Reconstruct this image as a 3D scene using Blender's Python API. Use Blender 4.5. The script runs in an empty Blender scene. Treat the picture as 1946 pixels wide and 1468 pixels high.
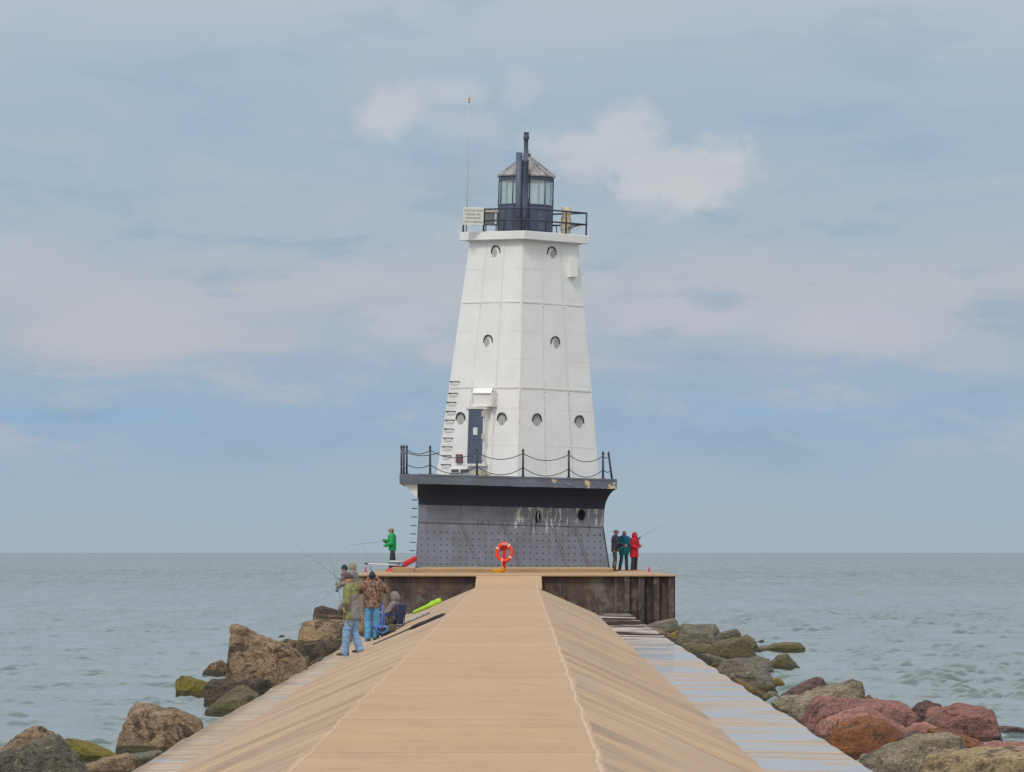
import bpy, bmesh, math, random
import numpy as np
from mathutils import Vector, Matrix, noise as mnoise
R = math.radians
random.seed(7)
scene = bpy.context.scene
COL = scene.collection
F = 9000.0            # focal length in photo pixels
E = 2.75              # eye height over the water
CX, HY = 973.0, 1051.0

def P(px, py, s):
    return Vector(((px-CX)/s, F/s, E+(HY-py)/s))

def srgb(r, g, b):
    f = lambda c: (c/12.92 if c <= .04045 else ((c+.055)/1.055)**2.4)
    return (f(r/255), f(g/255), f(b/255), 1)

# ---------------------------------------------------------------- materials
class NT:
    def __init__(s, tree):
        s.t = tree; s.n = tree.nodes; s.l = tree.links
    def new(s, typ, **kw):
        n = s.n.new(typ)
        for k, v in kw.items(): setattr(n, k, v)
        return n
    def put(s, sock, v):
        if v is None: return
        if hasattr(v, 'is_linked') or isinstance(v, bpy.types.NodeSocket): s.l.new(v, sock)
        else:
            if isinstance(v, (tuple, list)) and len(v) == 3 and sock.type == 'RGBA': v = tuple(v)+(1,)
            sock.default_value = v
    def coord(s, which='Object'):
        return s.new('ShaderNodeTexCoord').outputs[which]
    def sep(s, v):
        n = s.new('ShaderNodeSeparateXYZ'); s.put(n.inputs[0], v); return n.outputs
    def comb(s, x, y, z):
        n = s.new('ShaderNodeCombineXYZ')
        for i, v in enumerate((x, y, z)): s.put(n.inputs[i], v)
        return n.outputs[0]
    def scale(s, v, sc):
        n = s.new('ShaderNodeVectorMath', operation='MULTIPLY'); s.put(n.inputs[0], v); s.put(n.inputs[1], sc); return n.outputs[0]
    def addv(s, v, o):
        n = s.new('ShaderNodeVectorMath', operation='ADD'); s.put(n.inputs[0], v); s.put(n.inputs[1], o); return n.outputs[0]
    def length(s, v):
        n = s.new('ShaderNodeVectorMath', operation='LENGTH'); s.put(n.inputs[0], v); return n.outputs['Value']
    def noise(s, v, sc, det=4, rough=.55, dist=0):
        n = s.new('ShaderNodeTexNoise'); s.put(n.inputs['Vector'], v)
        n.inputs['Scale'].default_value = sc; n.inputs['Detail'].default_value = det
        n.inputs['Roughness'].default_value = rough; n.inputs['Distortion'].default_value = dist
        return n.outputs['Fac']
    def voro(s, v, sc, feat='F1', out='Distance'):
        n = s.new('ShaderNodeTexVoronoi', feature=feat); s.put(n.inputs['Vector'], v); n.inputs['Scale'].default_value = sc
        return n.outputs[out]
    def math(s, op, a, b=None, c=None, clamp=False):
        n = s.new('ShaderNodeMath', operation=op); n.use_clamp = clamp
        for i, v in enumerate((a, b, c)): s.put(n.inputs[i], v)
        return n.outputs[0]
    def rng(s, v, a, b, c=0.0, d=1.0, smooth=True):
        n = s.new('ShaderNodeMapRange'); n.interpolation_type = 'SMOOTHSTEP' if smooth else 'LINEAR'
        s.put(n.inputs['Value'], v); n.inputs['From Min'].default_value = a; n.inputs['From Max'].default_value = b
        n.inputs['To Min'].default_value = c; n.inputs['To Max'].default_value = d
        return n.outputs['Result']
    def mix(s, f, a, b, mode='MIX'):
        n = s.new('ShaderNodeMix', data_type='RGBA', blend_type=mode)
        s.put(n.inputs['Factor'], f); s.put(n.inputs['A'], a); s.put(n.inputs['B'], b)
        return n.outputs['Result'] if False else n.outputs[2]
    def bump(s, h, strength=.3, dist=.02):
        n = s.new('ShaderNodeBump'); n.inputs['Strength'].default_value = strength; n.inputs['Distance'].default_value = dist
        s.put(n.inputs['Height'], h); return n.outputs[0]

def mixin(n, f, a, b):  # colour mix with explicit sockets
    return n.mix(f, a, b)

# ShaderNodeMix: the RGBA sockets share names with the float ones, so pick them by index
def _mix(s, f, a, b, mode='MIX'):
    n = s.new('ShaderNodeMix', data_type='RGBA', blend_type=mode)
    s.put(n.inputs[0], f); s.put(n.inputs[6], a); s.put(n.inputs[7], b)
    return n.outputs[2]
NT.mix = _mix

def newmat(name):
    m = bpy.data.materials.new(name); m.use_nodes = True
    n = NT(m.node_tree); b = m.node_tree.nodes['Principled BSDF']
    return m, n, b

def simple(name, col, rough=.65, var=.12, sc=3.0, bump=.15, bsc=30, metal=0.0, spec=.4):
    m, n, b = newmat(name)
    co = n.coord()
    f = n.noise(co, sc, 5, .6)
    c = n.mix(n.rng(f, .3, .7), tuple(min(1, x*(1-var)) for x in col[:3])+(1,), tuple(min(1, x*(1+var)) for x in col[:3])+(1,))
    n.put(b.inputs['Base Color'], c)
    b.inputs['Roughness'].default_value = rough; b.inputs['Metallic'].default_value = metal
    b.inputs['Specular IOR Level'].default_value = spec
    if bump: n.put(b.inputs['Normal'], n.bump(n.noise(co, bsc, 3), bump, .01))
    return m

MAT = {}
def mk(name, *a, **k):
    if name not in MAT: MAT[name] = simple(name, *a, **k)
    return MAT[name]

# ---------------------------------------------------------------- object helpers
def tag(o, label=None, cat=None, group=None, kind=None):
    if label: o['label'] = label
    if cat: o['category'] = cat
    if group: o['group'] = group
    if kind: o['kind'] = kind
    return o

def link(name, me, parent=None, loc=None):
    o = bpy.data.objects.new(name, me); COL.objects.link(o)
    if parent is not None: o.parent = parent
    if loc is not None: o.location = loc
    return o

def empty(name, loc=(0, 0, 0), rz=0):
    o = bpy.data.objects.new(name, None); COL.objects.link(o)
    o.location = loc; o.rotation_euler = (0, 0, rz); o.empty_display_size = .2
    return o

def mesh_of(bm, name, mats, smooth=False):
    me = bpy.data.meshes.new(name)
    bmesh.ops.recalc_face_normals(bm, faces=bm.faces[:])
    bm.to_mesh(me); bm.free()
    for m in (mats if isinstance(mats, (list, tuple)) else [mats]): me.materials.append(m)
    if smooth: me.polygons.foreach_set('use_smooth', [True]*len(me.polygons))
    return me

def obj(name, bm, mats, parent=None, smooth=False, loc=None):
    return link(name, mesh_of(bm, name, mats, smooth), parent, loc)

def hexa(bm, c8, mi=0):
    """8 corners: bottom ring of 4 then top ring of 4"""
    v = [bm.verts.new(c) for c in c8]
    fs = []
    for q in ((0, 1, 2, 3), (4, 5, 6, 7), (0, 1, 5, 4), (1, 2, 6, 5), (2, 3, 7, 6), (3, 0, 4, 7)):
        f = bm.faces.new([v[i] for i in q]); f.material_index = mi; fs.append(f)
    return fs

def box(bm, x0, x1, y0, y1, z0, z1, mi=0):
    return hexa(bm, [(x0, y0, z0), (x1, y0, z0), (x1, y1, z0), (x0, y1, z0), (x0, y0, z1), (x1, y0, z1), (x1, y1, z1), (x0, y1, z1)], mi)

def obox(bm, c, ax, ay, az, mi=0):
    """oriented box: centre and three half-axis vectors"""
    c = Vector(c); ax, ay, az = Vector(ax), Vector(ay), Vector(az)
    return hexa(bm, [c-ax-ay-az, c+ax-ay-az, c+ax+ay-az, c-ax+ay-az, c-ax-ay+az, c+ax-ay+az, c+ax+ay+az, c-ax+ay+az], mi)

def loft(bm, rings, seg=12, mi=0, cap=True):
    """rings: (centre, vecA, vecB)"""
    L = []
    for c, a, b in rings:
        c, a, b = Vector(c), Vector(a), Vector(b)
        L.append([bm.verts.new(c+a*math.cos(2*math.pi*i/seg)+b*math.sin(2*math.pi*i/seg)) for i in range(seg)])
    for r0, r1 in zip(L, L[1:]):
        for i in range(seg):
            f = bm.faces.new((r0[i], r0[(i+1) % seg], r1[(i+1) % seg], r1[i])); f.material_index = mi
    if cap:
        bm.faces.new(L[0][::-1]).material_index = mi; bm.faces.new(L[-1]).material_index = mi

def tube(bm, pts, rad, seg=8, mi=0):
    pts = [Vector(p) for p in pts]
    if not hasattr(rad, '__len__'): rad = [rad]*len(pts)
    rings = []; a = None
    for i, p in enumerate(pts):
        d = (pts[min(i+1, len(pts)-1)]-pts[max(i-1, 0)]).normalized()
        if a is None:
            a = d.cross(Vector((0, 0, 1)) if abs(d.z) < .9 else Vector((1, 0, 0))).normalized()
        else:
            a = (a-d*a.dot(d)).normalized()
        b = d.cross(a)
        rings.append((p, a*rad[i], b*rad[i]))
    loft(bm, rings, seg, mi)

def ball(bm, c, r, seg=12, mi=0):
    if not hasattr(r, '__len__'): r = (r, r, r)
    res = bmesh.ops.create_uvsphere(bm, u_segments=seg, v_segments=max(6, seg*2//3), radius=1)
    for v in res['verts']:
        v.co = Vector((v.co.x*r[0], v.co.y*r[1], v.co.z*r[2]))+Vector(c)

def remesh(bm, voxel, smooth=2, name='tmp'):
    me = bpy.data.meshes.new(name); bmesh.ops.recalc_face_normals(bm, faces=bm.faces[:]); bm.to_mesh(me); bm.free()
    o = bpy.data.objects.new(name, me); COL.objects.link(o)
    md = o.modifiers.new('r', 'REMESH'); md.mode = 'VOXEL'; md.voxel_size = voxel
    if smooth:
        ms = o.modifiers.new('s', 'SMOOTH'); ms.iterations = smooth; ms.factor = .5
    dg = bpy.context.evaluated_depsgraph_get()
    out = bpy.data.meshes.new_from_object(o.evaluated_get(dg))
    bpy.data.objects.remove(o); bpy.data.meshes.remove(me)
    out.polygons.foreach_set('use_smooth', [True]*len(out.polygons))
    return out

def text_mesh(body, size, mat, extrude=.004, align='CENTER', spacing=1.0):
    cu = bpy.data.curves.new('lettering', 'FONT'); cu.body = body; cu.size = size; cu.extrude = extrude
    cu.align_x = align; cu.align_y = 'CENTER'; cu.space_line = spacing
    o = bpy.data.objects.new('t', cu); COL.objects.link(o)
    dg = bpy.context.evaluated_depsgraph_get()
    me = bpy.data.meshes.new_from_object(o.evaluated_get(dg)); me.name = 'lettering'
    bpy.data.objects.remove(o)
    me.materials.clear(); me.materials.append(mat)
    return me

def wrinkle(me, fn):
    """push every vertex along its normal by fn(position)"""
    n = len(me.vertices); co = np.empty(n*3); no = np.empty(n*3)
    me.vertices.foreach_get('co', co); me.vertex_normals.foreach_get('vector', no)
    co = co.reshape(-1, 3); no = no.reshape(-1, 3)
    co += no*np.array([fn(Vector(p)) for p in co])[:, None]
    me.vertices.foreach_set('co', co.reshape(-1)); me.update()

# ================================================================ PEOPLE
skin = mk('skin', (.52, .27, .19, 1), .55, .1, 12, .1)
dark = mk('dark_detail', (.03, .025, .025, 1), .5, .1)
UP = Vector((0, 0, 1))

def hand_into(bm, wrist, d, n, side, curl=1.0):
    """d: along the hand, n: palm normal, side: towards the thumb"""
    d = d.normalized(); n = (n-d*n.dot(d)).normalized(); sd = d.cross(n).normalized()*side
    w = Vector(wrist)
    loft(bm, [(w-d*.02, sd*.026, n*.021), (w+d*.03, sd*.036, n*.017), (w+d*.085, sd*.041, n*.014)], 10)
    for k, (off, ln) in enumerate(((.030, .075), (.010, .083), (-.011, .077), (-.031, .060))):
        p = w+d*.08+sd*off; dd = d.copy(); pts = [p-d*.02, p]
        ang = 0
        for j, fr in enumerate((.42, .32, .26)):
            ang += R((38, 46, 34)[j])*curl*(1+.06*(k-1.5))
            dd = d*math.cos(ang)+n*math.sin(ang)
            p = p+dd*ln*fr; pts.append(p)
        tube(bm, pts, [.0095, .0095, .009, .008, .0065], 7)
    p = w+d*.028+sd*.03
    t1 = (d*.55+sd*.75+n*.35).normalized(); t2 = (d*.8+sd*.25+n*.6*curl).normalized()
    tube(bm, [p-sd*.012, p+t1*.035, p+t1*.035+t2*.032, p+t1*.035+t2*.055], [.013, .0115, .010, .007], 8)

def limb(bm, pts, rad, seg=12):
    """tapered limb through its joints with in-between rings"""
    P_, R_ = [], []
    pts = [Vector(p) for p in pts]
    for i in range(len(pts)-1):
        for t in (0, .33, .66):
            P_.append(pts[i].lerp(pts[i+1], t)); R_.append(rad[i]*(1-t)+rad[i+1]*t)
    P_.append(pts[-1]); R_.append(rad[-1])
    tube(bm, P_, R_, seg)
    for p, r in zip(pts, rad): ball(bm, p, r*.98, 10)

def person(name_label, px, py, s, phi, spec):
    """Builds one person: facing frame x = right, y = forward, z = up; phi turns it (0 looks away from the lens)."""
    loc = P(px, py, s)
    root = empty('person', loc, R(phi))
    tag(root, name_label, 'person', spec.get('group'))
    k = spec.get('scale', 1.0); root.scale = (k, k, k)
    g = spec.get
    pel = Vector(g('pelvis', (0, 0, .94))); lean = Vector(g('lean', (0, .03, 0)))
    chest = pel+Vector(g('to_chest', (0, 0, .36)))+lean*.6
    neck = pel+Vector(g('to_neck', (0, 0, .55)))+lean
    head = neck+Vector(g('to_head', (0, .03, .125)))
    sh = {1: neck+Vector((.175, -.005, -.06)), -1: neck+Vector((-.175, -.005, -.06))}
    el = {1: Vector(g('elr', (.26, .0, 1.14))), -1: Vector(g('ell', (-.26, .0, 1.14)))}
    wr = {1: Vector(g('wrr', (.25, .08, .88))), -1: Vector(g('wrl', (-.25, .08, .88)))}
    hip = {1: pel+Vector((.09, 0, -.03)), -1: pel+Vector((-.09, 0, -.03))}
    kn = {1: Vector(g('knr', (.11, .02, .50))), -1: Vector(g('knl', (-.11, .02, .50)))}
    an = {1: Vector(g('anr', (.12, -.02, .09))), -1: Vector(g('anl', (-.12, -.02, .09)))}
    hr = R(g('head_turn', 0))                     # head turn about z, + to the left
    hx = Vector((math.cos(hr), math.sin(hr), 0)); hy = Vector((-math.sin(hr), math.cos(hr), 0))
    tz = g('head_tilt', 0.0); hu = (UP+hy*tz).normalized(); hy = (hy-hu*hy.dot(hu)).normalized()
    H = lambda x, y, z: head+hx*x+hy*y+hu*z
    voxel = g('voxel', .0075)
    # ---- body, one continuous surface
    bm = bmesh.new()
    loft(bm, [(pel-UP*.08, (.13, 0, 0), (0, .09, 0)), (pel, (.16, 0, 0), (0, .105, 0)), (pel.lerp(chest, .45), (.135, 0, 0), (0, .095, 0)),
              (chest, (.165, 0, 0), (0, .11, 0)), (chest.lerp(neck, .6), (.17, 0, 0), (0, .10, 0)), (neck-UP*.02, (.08, 0, 0), (0, .07, 0))], 16)
    tube(bm, [neck-UP*.06, neck.lerp(head, .3), head-hu*.03], [.065, .055, .052], 12)
    loft(bm, [(H(0, .018, -.112), hx*.025, hy*.025), (H(0, .012, -.095), hx*.047, hy*.060), (H(0, .006, -.055), hx*.064, hy*.083), (H(0, 0, 0), hx*.073, hy*.093),
              (H(0, -.004, .05), hx*.073, hy*.094), (H(0, -.006, .085), hx*.058, hy*.076), (H(0, -.006, .108), hx*.030, hy*.040)], 18)
    tube(bm, [H(0, .088, .012), H(0, .108, -.022), H(0, .092, -.034)], [.009, .014, .011], 8)      # nose
    loft(bm, [(H(-.045, .079, .024), hu*.009, hy*.012), (H(0, .088, .024), hu*.009, hy*.012), (H(.045, .079, .024), hu*.009, hy*.012)], 8)  # brow
    for q in (1, -1):
        ball(bm, H(q*.074, -.012, -.012), (.014, .022, .032), 8)                                  # ear
        limb(bm, [sh[q], el[q], wr[q]], [.056, .043, .030])
        hd = Vector(g('hdr' if q == 1 else 'hdl', (wr[q]-el[q]).normalized())); hn = Vector(g('hnr' if q == 1 else 'hnl', (-q, 0, .0)))
        hand_into(bm, wr[q], hd, hn, g('thumb', 1)*q, g('curl', 1.0))
        limb(bm, [hip[q], kn[q], an[q]], [.083, .055, .042])
        fd = Vector((math.sin(R(8*q)), math.cos(R(8*q)), 0)); fd = Vector(g('foot', fd))
        tube(bm, [an[q]-UP*.045-fd*.03, an[q]-UP*.05+fd*.06, an[q]-UP*.06+fd*.15], [.034, .036, .024], 8)
    me = remesh(bm, voxel, 2, 'body'); me.materials.append(skin); link('body', me, root)
    # ---- face details
    for q in (1, -1):
        bm = bmesh.new(); ball(bm, H(q*.031, .0865, .004), (.011, .006, .006), 8); obj('eye', bm, dark, root, True)
    bm = bmesh.new(); loft(bm, [(H(-.024, .083, -.064), hu*.003, hy*.004), (H(0, .0905, -.064), hu*.006, hy*.005), (H(.024, .083, -.064), hu*.003, hy*.004)], 8)
    obj('mouth', bm, mk('lips', (.35, .12, .10, 1), .5), root, True)
    # ---- trousers
    ex = g('trouser_fat', .022)
    bm = bmesh.new()
    loft(bm, [(pel-UP*.10, (.12, 0, 0), (0, .10, 0)), (pel-UP*.04, (.175, 0, 0), (0, .125, 0)), (pel+UP*.05, (.16, 0, 0), (0, .11, 0)), (pel+UP*.09, (.14, 0, 0), (0, .09, 0))], 16)
    for q in (1, -1):
        foot = an[q]-UP*g('cuff_drop', .03)
        limb(bm, [hip[q]-UP*.03, kn[q], foot], [.080+ex*.5, .058+ex, .046+ex*1.3])
    me = remesh(bm, .014, 2, 'trousers')
    wrinkle(me, lambda p: .010*mnoise.noise(Vector((p.x*9, p.y*9, p.z*22)))+.006*mnoise.noise(Vector((p.x*25, p.y*25, p.z*40))))
    me.materials.append(g('trousers')); link('trousers', me, root)
    # ---- shoes
    for q in (1, -1):
        fd = Vector((math.sin(R(8*q)), math.cos(R(8*q)), 0)); fd = Vector(g('foot', fd)); sdv = fd.cross(UP)
        a = an[q]; z0 = a.z-.09
        b0 = Vector((a.x, a.y, z0))
        bm = bmesh.new()
        loft(bm, [(b0-fd*.085+UP*.03, sdv*.025, UP*.03), (b0-fd*.06+UP*.045, sdv*.040, UP*.045), (b0+fd*.0+UP*.05, sdv*.042, UP*.05), (b0+fd*.08+UP*.038, sdv*.048, UP*.038),
                  (b0+fd*.15+UP*.03, sdv*.046, UP*.029), (b0+fd*.19+UP*.025, sdv*.025, UP*.02)], 12)
        if g('boots'): tube(bm, [a-UP*.03, a+UP*.12, a+(kn[q]-a)*.72], [.062, .068, .080], 12)
        else: tube(bm, [a-UP*.05, a+UP*.015], [.045, .05], 10)
        o = obj('boot' if g('boots') else 'shoe', bm, g('shoes'), root, True)
    # ---- jacket
    jx = g('jacket_fat', .035); hem = g('hem', .80); hw = g('hem_w', .20)
    bm = bmesh.new()
    hp = pel+UP*(hem-pel.z) if not g('seated') else pel-UP*.02
    loft(bm, [(hp, (hw, 0, 0), (0, hw*.72, 0)), (hp.lerp(chest, .3), (hw*.97, 0, 0), (0, hw*.74, 0)), (pel.lerp(chest, .55), (.17+jx*.6, 0, 0), (0, .118+jx*.7, 0)),
              (chest, (.172+jx, 0, 0), (0, .118+jx, 0)), (chest.lerp(neck, .55), (.175+jx, 0, 0), (0, .108+jx, 0)), (chest.lerp(neck, .85), (.13+jx, 0, 0), (0, .085+jx, 0)),
              (neck+UP*.02, (.075, 0, 0), (0, .075, 0)), (neck+UP*.05, (.066, 0, 0), (0, .068, 0))], 18)
    for q in (1, -1):
        e = el[q]; w = wr[q]; end = w.lerp(e, .06)
        limb(bm, [sh[q]-UP*.01, e, end], [.062+jx*.75, .050+jx*.75, .036+jx*.7])
    if g('hood_down'):
        for a in range(-4, 5):
            an_ = a/4*R(115)
            ball(bm, neck+Vector((math.sin(an_)*.105, -math.cos(an_)*.105-.01, .025-.02*abs(a)/4)), (.055, .05, .052), 8)
        ball(bm, neck+Vector((0, -.15, -.05)), (.10, .055, .085), 10)
    me = remesh(bm, .014, 2, 'jacket')
    sd = g('seed', 1)
    wrinkle(me, lambda p: .013*mnoise.noise(Vector((p.x*7+sd, p.y*7, p.z*11)))+.008*mnoise.noise(Vector((p.x*20, p.y*20+sd, p.z*26))))
    for m_ in g('jacket'): me.materials.append(m_)
    if g('jacket_split'):
        sp = g('jacket_split')
        for f in me.polygons: f.material_index = sp(f.center, neck, el, wr)
    link('jacket', me, root)
    # ---- head wear
    hat = g('hat'); hm = g('hat_mat')
    bm = bmesh.new()
    def dome(z0, rx, ry, top, back=0.0):
        N = 7; rings = []
        for i in range(N+1):
            t = i/N*math.pi/2
            rings.append((H(0, back, z0+top*math.sin(t)), hx*rx*max(.06, math.cos(t)), hy*ry*max(.06, math.cos(t))))
        loft(bm, rings, 20)
    if hat == 'cap':
        dome(.028, .084, .106, .098, -.005)
        loft(bm, [(H(0, .07, .03), hx*.066, hu*.008), (H(0, .12, .026), hx*.062, hu*.006), (H(0, .165, .015), hx*.04, hu*.004)], 12)
        obj('cap', bm, hm, root, True)
    elif hat == 'beanie':
        dome(.0, .087, .108, .135, -.012)
        loft(bm, [(H(0, -.012, -.006), hx*.088, hy*.109), (H(0, -.012, .0), hx*.092, hy*.113), (H(0, -.012, .035), hx*.091, hy*.112), (H(0, -.012, .042), hx*.086, hy*.107)], 20)
        ball(bm, H(0, -.05, -.02), (.078, .07, .05), 12)
        obj('beanie', bm, hm, root, True)
    elif hat == 'bucket':
        dome(.03, .088, .108, .088, -.004)
        loft(bm, [(H(0, 0, .012), hx*.132, hy*.155), (H(0, 0, .018), hx*.13, hy*.152), (H(0, 0, .045), hx*.088, hy*.108), (H(0, 0, .05), hx*.08, hy*.1)], 20)
        obj('hat', bm, hm, root, True)
    elif hat == 'hood':
        seg, nv = 22, 14; vs = {}
        for j in range(nv+1):
            th = math.pi*j/nv
            for i in range(seg):
                ph_ = 2*math.pi*i/seg
                d = Vector((math.sin(th)*math.cos(ph_), math.sin(th)*math.sin(ph_), math.cos(th)))
                zz = d.z*.135
                wide = 1+.25*max(0, -d.z)
                vs[(i, j)] = bm.verts.new(H(d.x*.105*wide, d.y*.128*wide-.022, zz+.005-(.03 if d.z < -.5 else 0)))
        for j in range(nv):
            for i in range(seg):
                ph_ = 2*math.pi*(i+.5)/seg; th = math.pi*(j+.5)/nv
                if math.sin(th)*math.sin(ph_) > .72 and th < 2.3: continue
                try: bm.faces.new((vs[(i, j)], vs[((i+1) % seg, j)], vs[((i+1) % seg, j+1)], vs[(i, j+1)]))
                except ValueError: pass
        bmesh.ops.remove_doubles(bm, verts=bm.verts[:], dist=.0005)
        me = mesh_of(bm, 'hood', hm, True)
        o = link('hood', me, root); md = o.modifiers.new('t', 'SOLIDIFY'); md.thickness = .012; md.offset = 0
        if g('under'):
            bm = bmesh.new(); dome(.01, .08, .10, .11, -.005); obj('beanie', bm, g('under'), root, True)
    if g('hair'):
        bm = bmesh.new()
        loft(bm, [(H(0, -.045, -.10), hx*.05, hy*.04), (H(0, -.04, -.05), hx*.078, hy*.068), (H(0, -.03, .02), hx*.082, hy*.08), (H(0, -.02, .06), hx*.075, hy*.08)], 16)
        obj('hair', bm, g('hair'), root, True)
    return root

denim_light = mk('denim_light', (.22, .36, .56, 1), .8, .22, 7, .3, 120)
denim_blue = mk('denim_blue', (.10, .30, .50, 1), .8, .2, 7, .3, 120)
denim_teal = mk('denim_dark', (.035, .11, .22, 1), .8, .2, 7, .3, 120)
dark_cloth = mk('dark_cloth', (.040, .048, .062, 1), .8, .15, 6, .2)
navy_cloth = mk('navy_cloth', (.026, .026, .046, 1), .8, .15, 6, .2)
olive_cloth = mk('olive_cloth', (.205, .215, .08, 1), .75, .12, 6, .2)
grey_cloth = mk('grey_cloth', (.23, .22, .205, 1), .75, .12, 6, .2)
green_cloth = mk('green_cloth', (.012, .36, .11, 1), .7, .12, 6, .2)
teal_cloth = mk('teal_cloth', (.012, .20, .24, 1), .7, .12, 6, .2)
red_cloth = mk('red_cloth', (.62, .015, .035, 1), .6, .1, 6, .2)
maroon_cap = mk('maroon_cap', (.075, .045, .05, 1), .8)
tan_cap = mk('tan_cap', (.42, .31, .19, 1), .8)
beige_knit = mk('beige_knit', (.30, .24, .18, 1), .9, .15, 20, .5)
dark_knit = mk('dark_knit', (.030, .036, .048, 1), .9, .15, 20, .5)
taupe_cloth = mk('taupe_cloth', (.20, .17, .16, 1), .85, .12, 6, .2)
plum_cloth = mk('plum_cloth', (.15, .10, .115, 1), .8, .3, 9, .2)
khaki_cloth = mk('khaki_cloth', (.14, .125, .075, 1), .85, .2, 8, .3)
rubber_olive = mk('rubber_olive', (.075, .075, .05, 1), .5, .2)
brown_leather = mk('brown_leather', (.10, .055, .03, 1), .55, .2)
black_leather = mk('black_leather', (.03, .03, .035, 1), .5, .2)
orange_shoe = mk('orange_shoe', (.75, .10, .03, 1), .55, .1)
red_hair = mk('red_hair', (.16, .05, .03, 1), .6, .2, 30, .4)
hat_camo = mk('hat_camo', (.085, .075, .06, 1), .85, .4, 25, .3)
purple_cloth = mk('purple_cloth', (.10, .06, .35, 1), .7)

def camo():
    m, n, b = newmat('camouflage_cloth')
    co = n.coord()
    w = n.addv(co, n.scale(n.comb(n.noise(co, 9), n.noise(n.addv(co, (5, 1, 2)), 9), 0), (.12, .12, 0)))
    a = n.noise(n.scale(w, (1, 1, .55)), 14, 4, .6); c = n.noise(n.scale(n.addv(w, (3, 7, 1)), (1.6, 1.6, .45)), 17, 5, .65)
    col = n.mix(n.rng(a, .46, .52), (.07, .040, .030, 1), (.25, .135, .085, 1))
    col = n.mix(n.rng(c, .56, .61), col, (.40, .27, .19, 1))
    col = n.mix(n.rng(n.noise(n.scale(n.addv(co, (9, 2, 4)), (1.5, 1.5, .5)), 16, 4), .60, .64), col, (.030, .024, .024, 1))
    col = n.mix(n.rng(n.noise(n.addv(co, (1, 9, 3)), 9, 3), .64, .68), col, (.36, .14, .05, 1))
    n.put(b.inputs['Base Color'], col); b.inputs['Roughness'].default_value = .85
    return m
camo_m = camo()

def split_p1(c, neck, el, wr):
    if c.z > neck.z-.20: return 0
    if c.x < -.20 or (c.y > .14):            # left sleeve: olive on top, grey along the lower edge
        return 1 if c.z < 1.10 and c.y > -.02 and c.z > .98 else 0
    return 1 if .34*c.x-.94*c.y > -.075 else 0

GP = 'anglers on the breakwater'
person('angler in olive and grey jacket, light jeans and maroon cap, standing on the ledge', 670, 1246, 89, 70, dict(
    group=GP, voxel=.0065, trousers=denim_light, shoes=brown_leather, jacket=[olive_cloth, grey_cloth], jacket_split=split_p1, hat='cap', hat_mat=maroon_cap, hood_down=True,
    lean=(0, .05, 0), elr=(.26, .06, 1.13), wrr=(.07, .26, 1.03), ell=(-.27, .03, 1.13), wrl=(-.10, .24, .98), hem=.78, hem_w=.22, jacket_fat=.045, trouser_fat=.03,
    knl=(-.10, .10, .50), anl=(-.10, .13, .085), knr=(.09, .0, .51), anr=(.10, -.13, .145), head_turn=12, scale=1.0, seed=3))
person('man in camouflage jacket, blue jeans and dark beanie with hands raised to face', 707, 1219, 76, -3, dict(
    group=GP, voxel=.0065, trousers=denim_blue, shoes=brown_leather, jacket=[camo_m], hat='beanie', hat_mat=dark_knit, jacket_fat=.06, hem=.84, hem_w=.215, trouser_fat=.034,
    elr=(.35, .10, 1.27), wrr=(.10, .17, 1.53), ell=(-.33, .10, 1.25), wrl=(-.10, .17, 1.52), hdr=(-.3, .3, .9), hdl=(.3, .3, .9), hnr=(-.3, -.9, .2), hnl=(.3, -.9, .2), curl=.8,
    knl=(-.11, .03, .50), anl=(-.10, -.03, .10), knr=(.12, .03, .50), anr=(.08, .08, .12), head_tilt=.05, hood_down=False, scale=1.0, seed=5))
person('seated person in taupe hooded sweatshirt on the blue folding chair', 745, 1207, 73, 74, dict(
    group=GP, seated=True, pelvis=(0, .0, .36), to_chest=(0, -.07, .33), to_neck=(0, -.09, .53), to_head=(0, .03, .12), lean=(0, 0, 0), trousers=khaki_cloth, shoes=black_leather,
    jacket=[taupe_cloth], hat='hood', hat_mat=taupe_cloth, knr=(.13, .40, .44), knl=(-.13, .42, .42), anr=(.14, .56, .06), anl=(-.13, .60, .04),
    elr=(.27, .06, .58), wrr=(.10, .27, .55), ell=(-.27, .06, .58), wrl=(-.10, .28, .56), head_tilt=.25, hem_w=.20, scale=.98, seed=8))
person('angler in plum and grey jacket and dark knit cap holding a rod low', 664, 1174, 58.5, 84, dict(
    group=GP, trousers=dark_cloth, shoes=black_leather, jacket=[plum_cloth, grey_cloth], jacket_split=lambda c, nk, el, wr: 0 if c.z > nk.z-.3 else 1, hat='beanie', hat_mat=dark_knit,
    lean=(0, .14, 0), elr=(.26, .16, 1.14), wrr=(.12, .40, 1.10), ell=(-.27, .14, 1.12), wrl=(-.08, .38, 1.00), head_tilt=.15, jacket_fat=.05, scale=.985, seed=11))
person('angler in grey coat with tan hood up, standing by the steel pile wall', 672, 1171, 56.5, 80, dict(
    group=GP, trousers=dark_cloth, shoes=black_leather, jacket=[grey_cloth], hat='hood', hat_mat=beige_knit, under=dark_knit,
    elr=(.26, .06, 1.14), wrr=(.10, .36, 1.22), ell=(-.27, .06, 1.14), wrl=(-.10, .33, 1.18), jacket_fat=.05, scale=1.03, seed=13))
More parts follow.
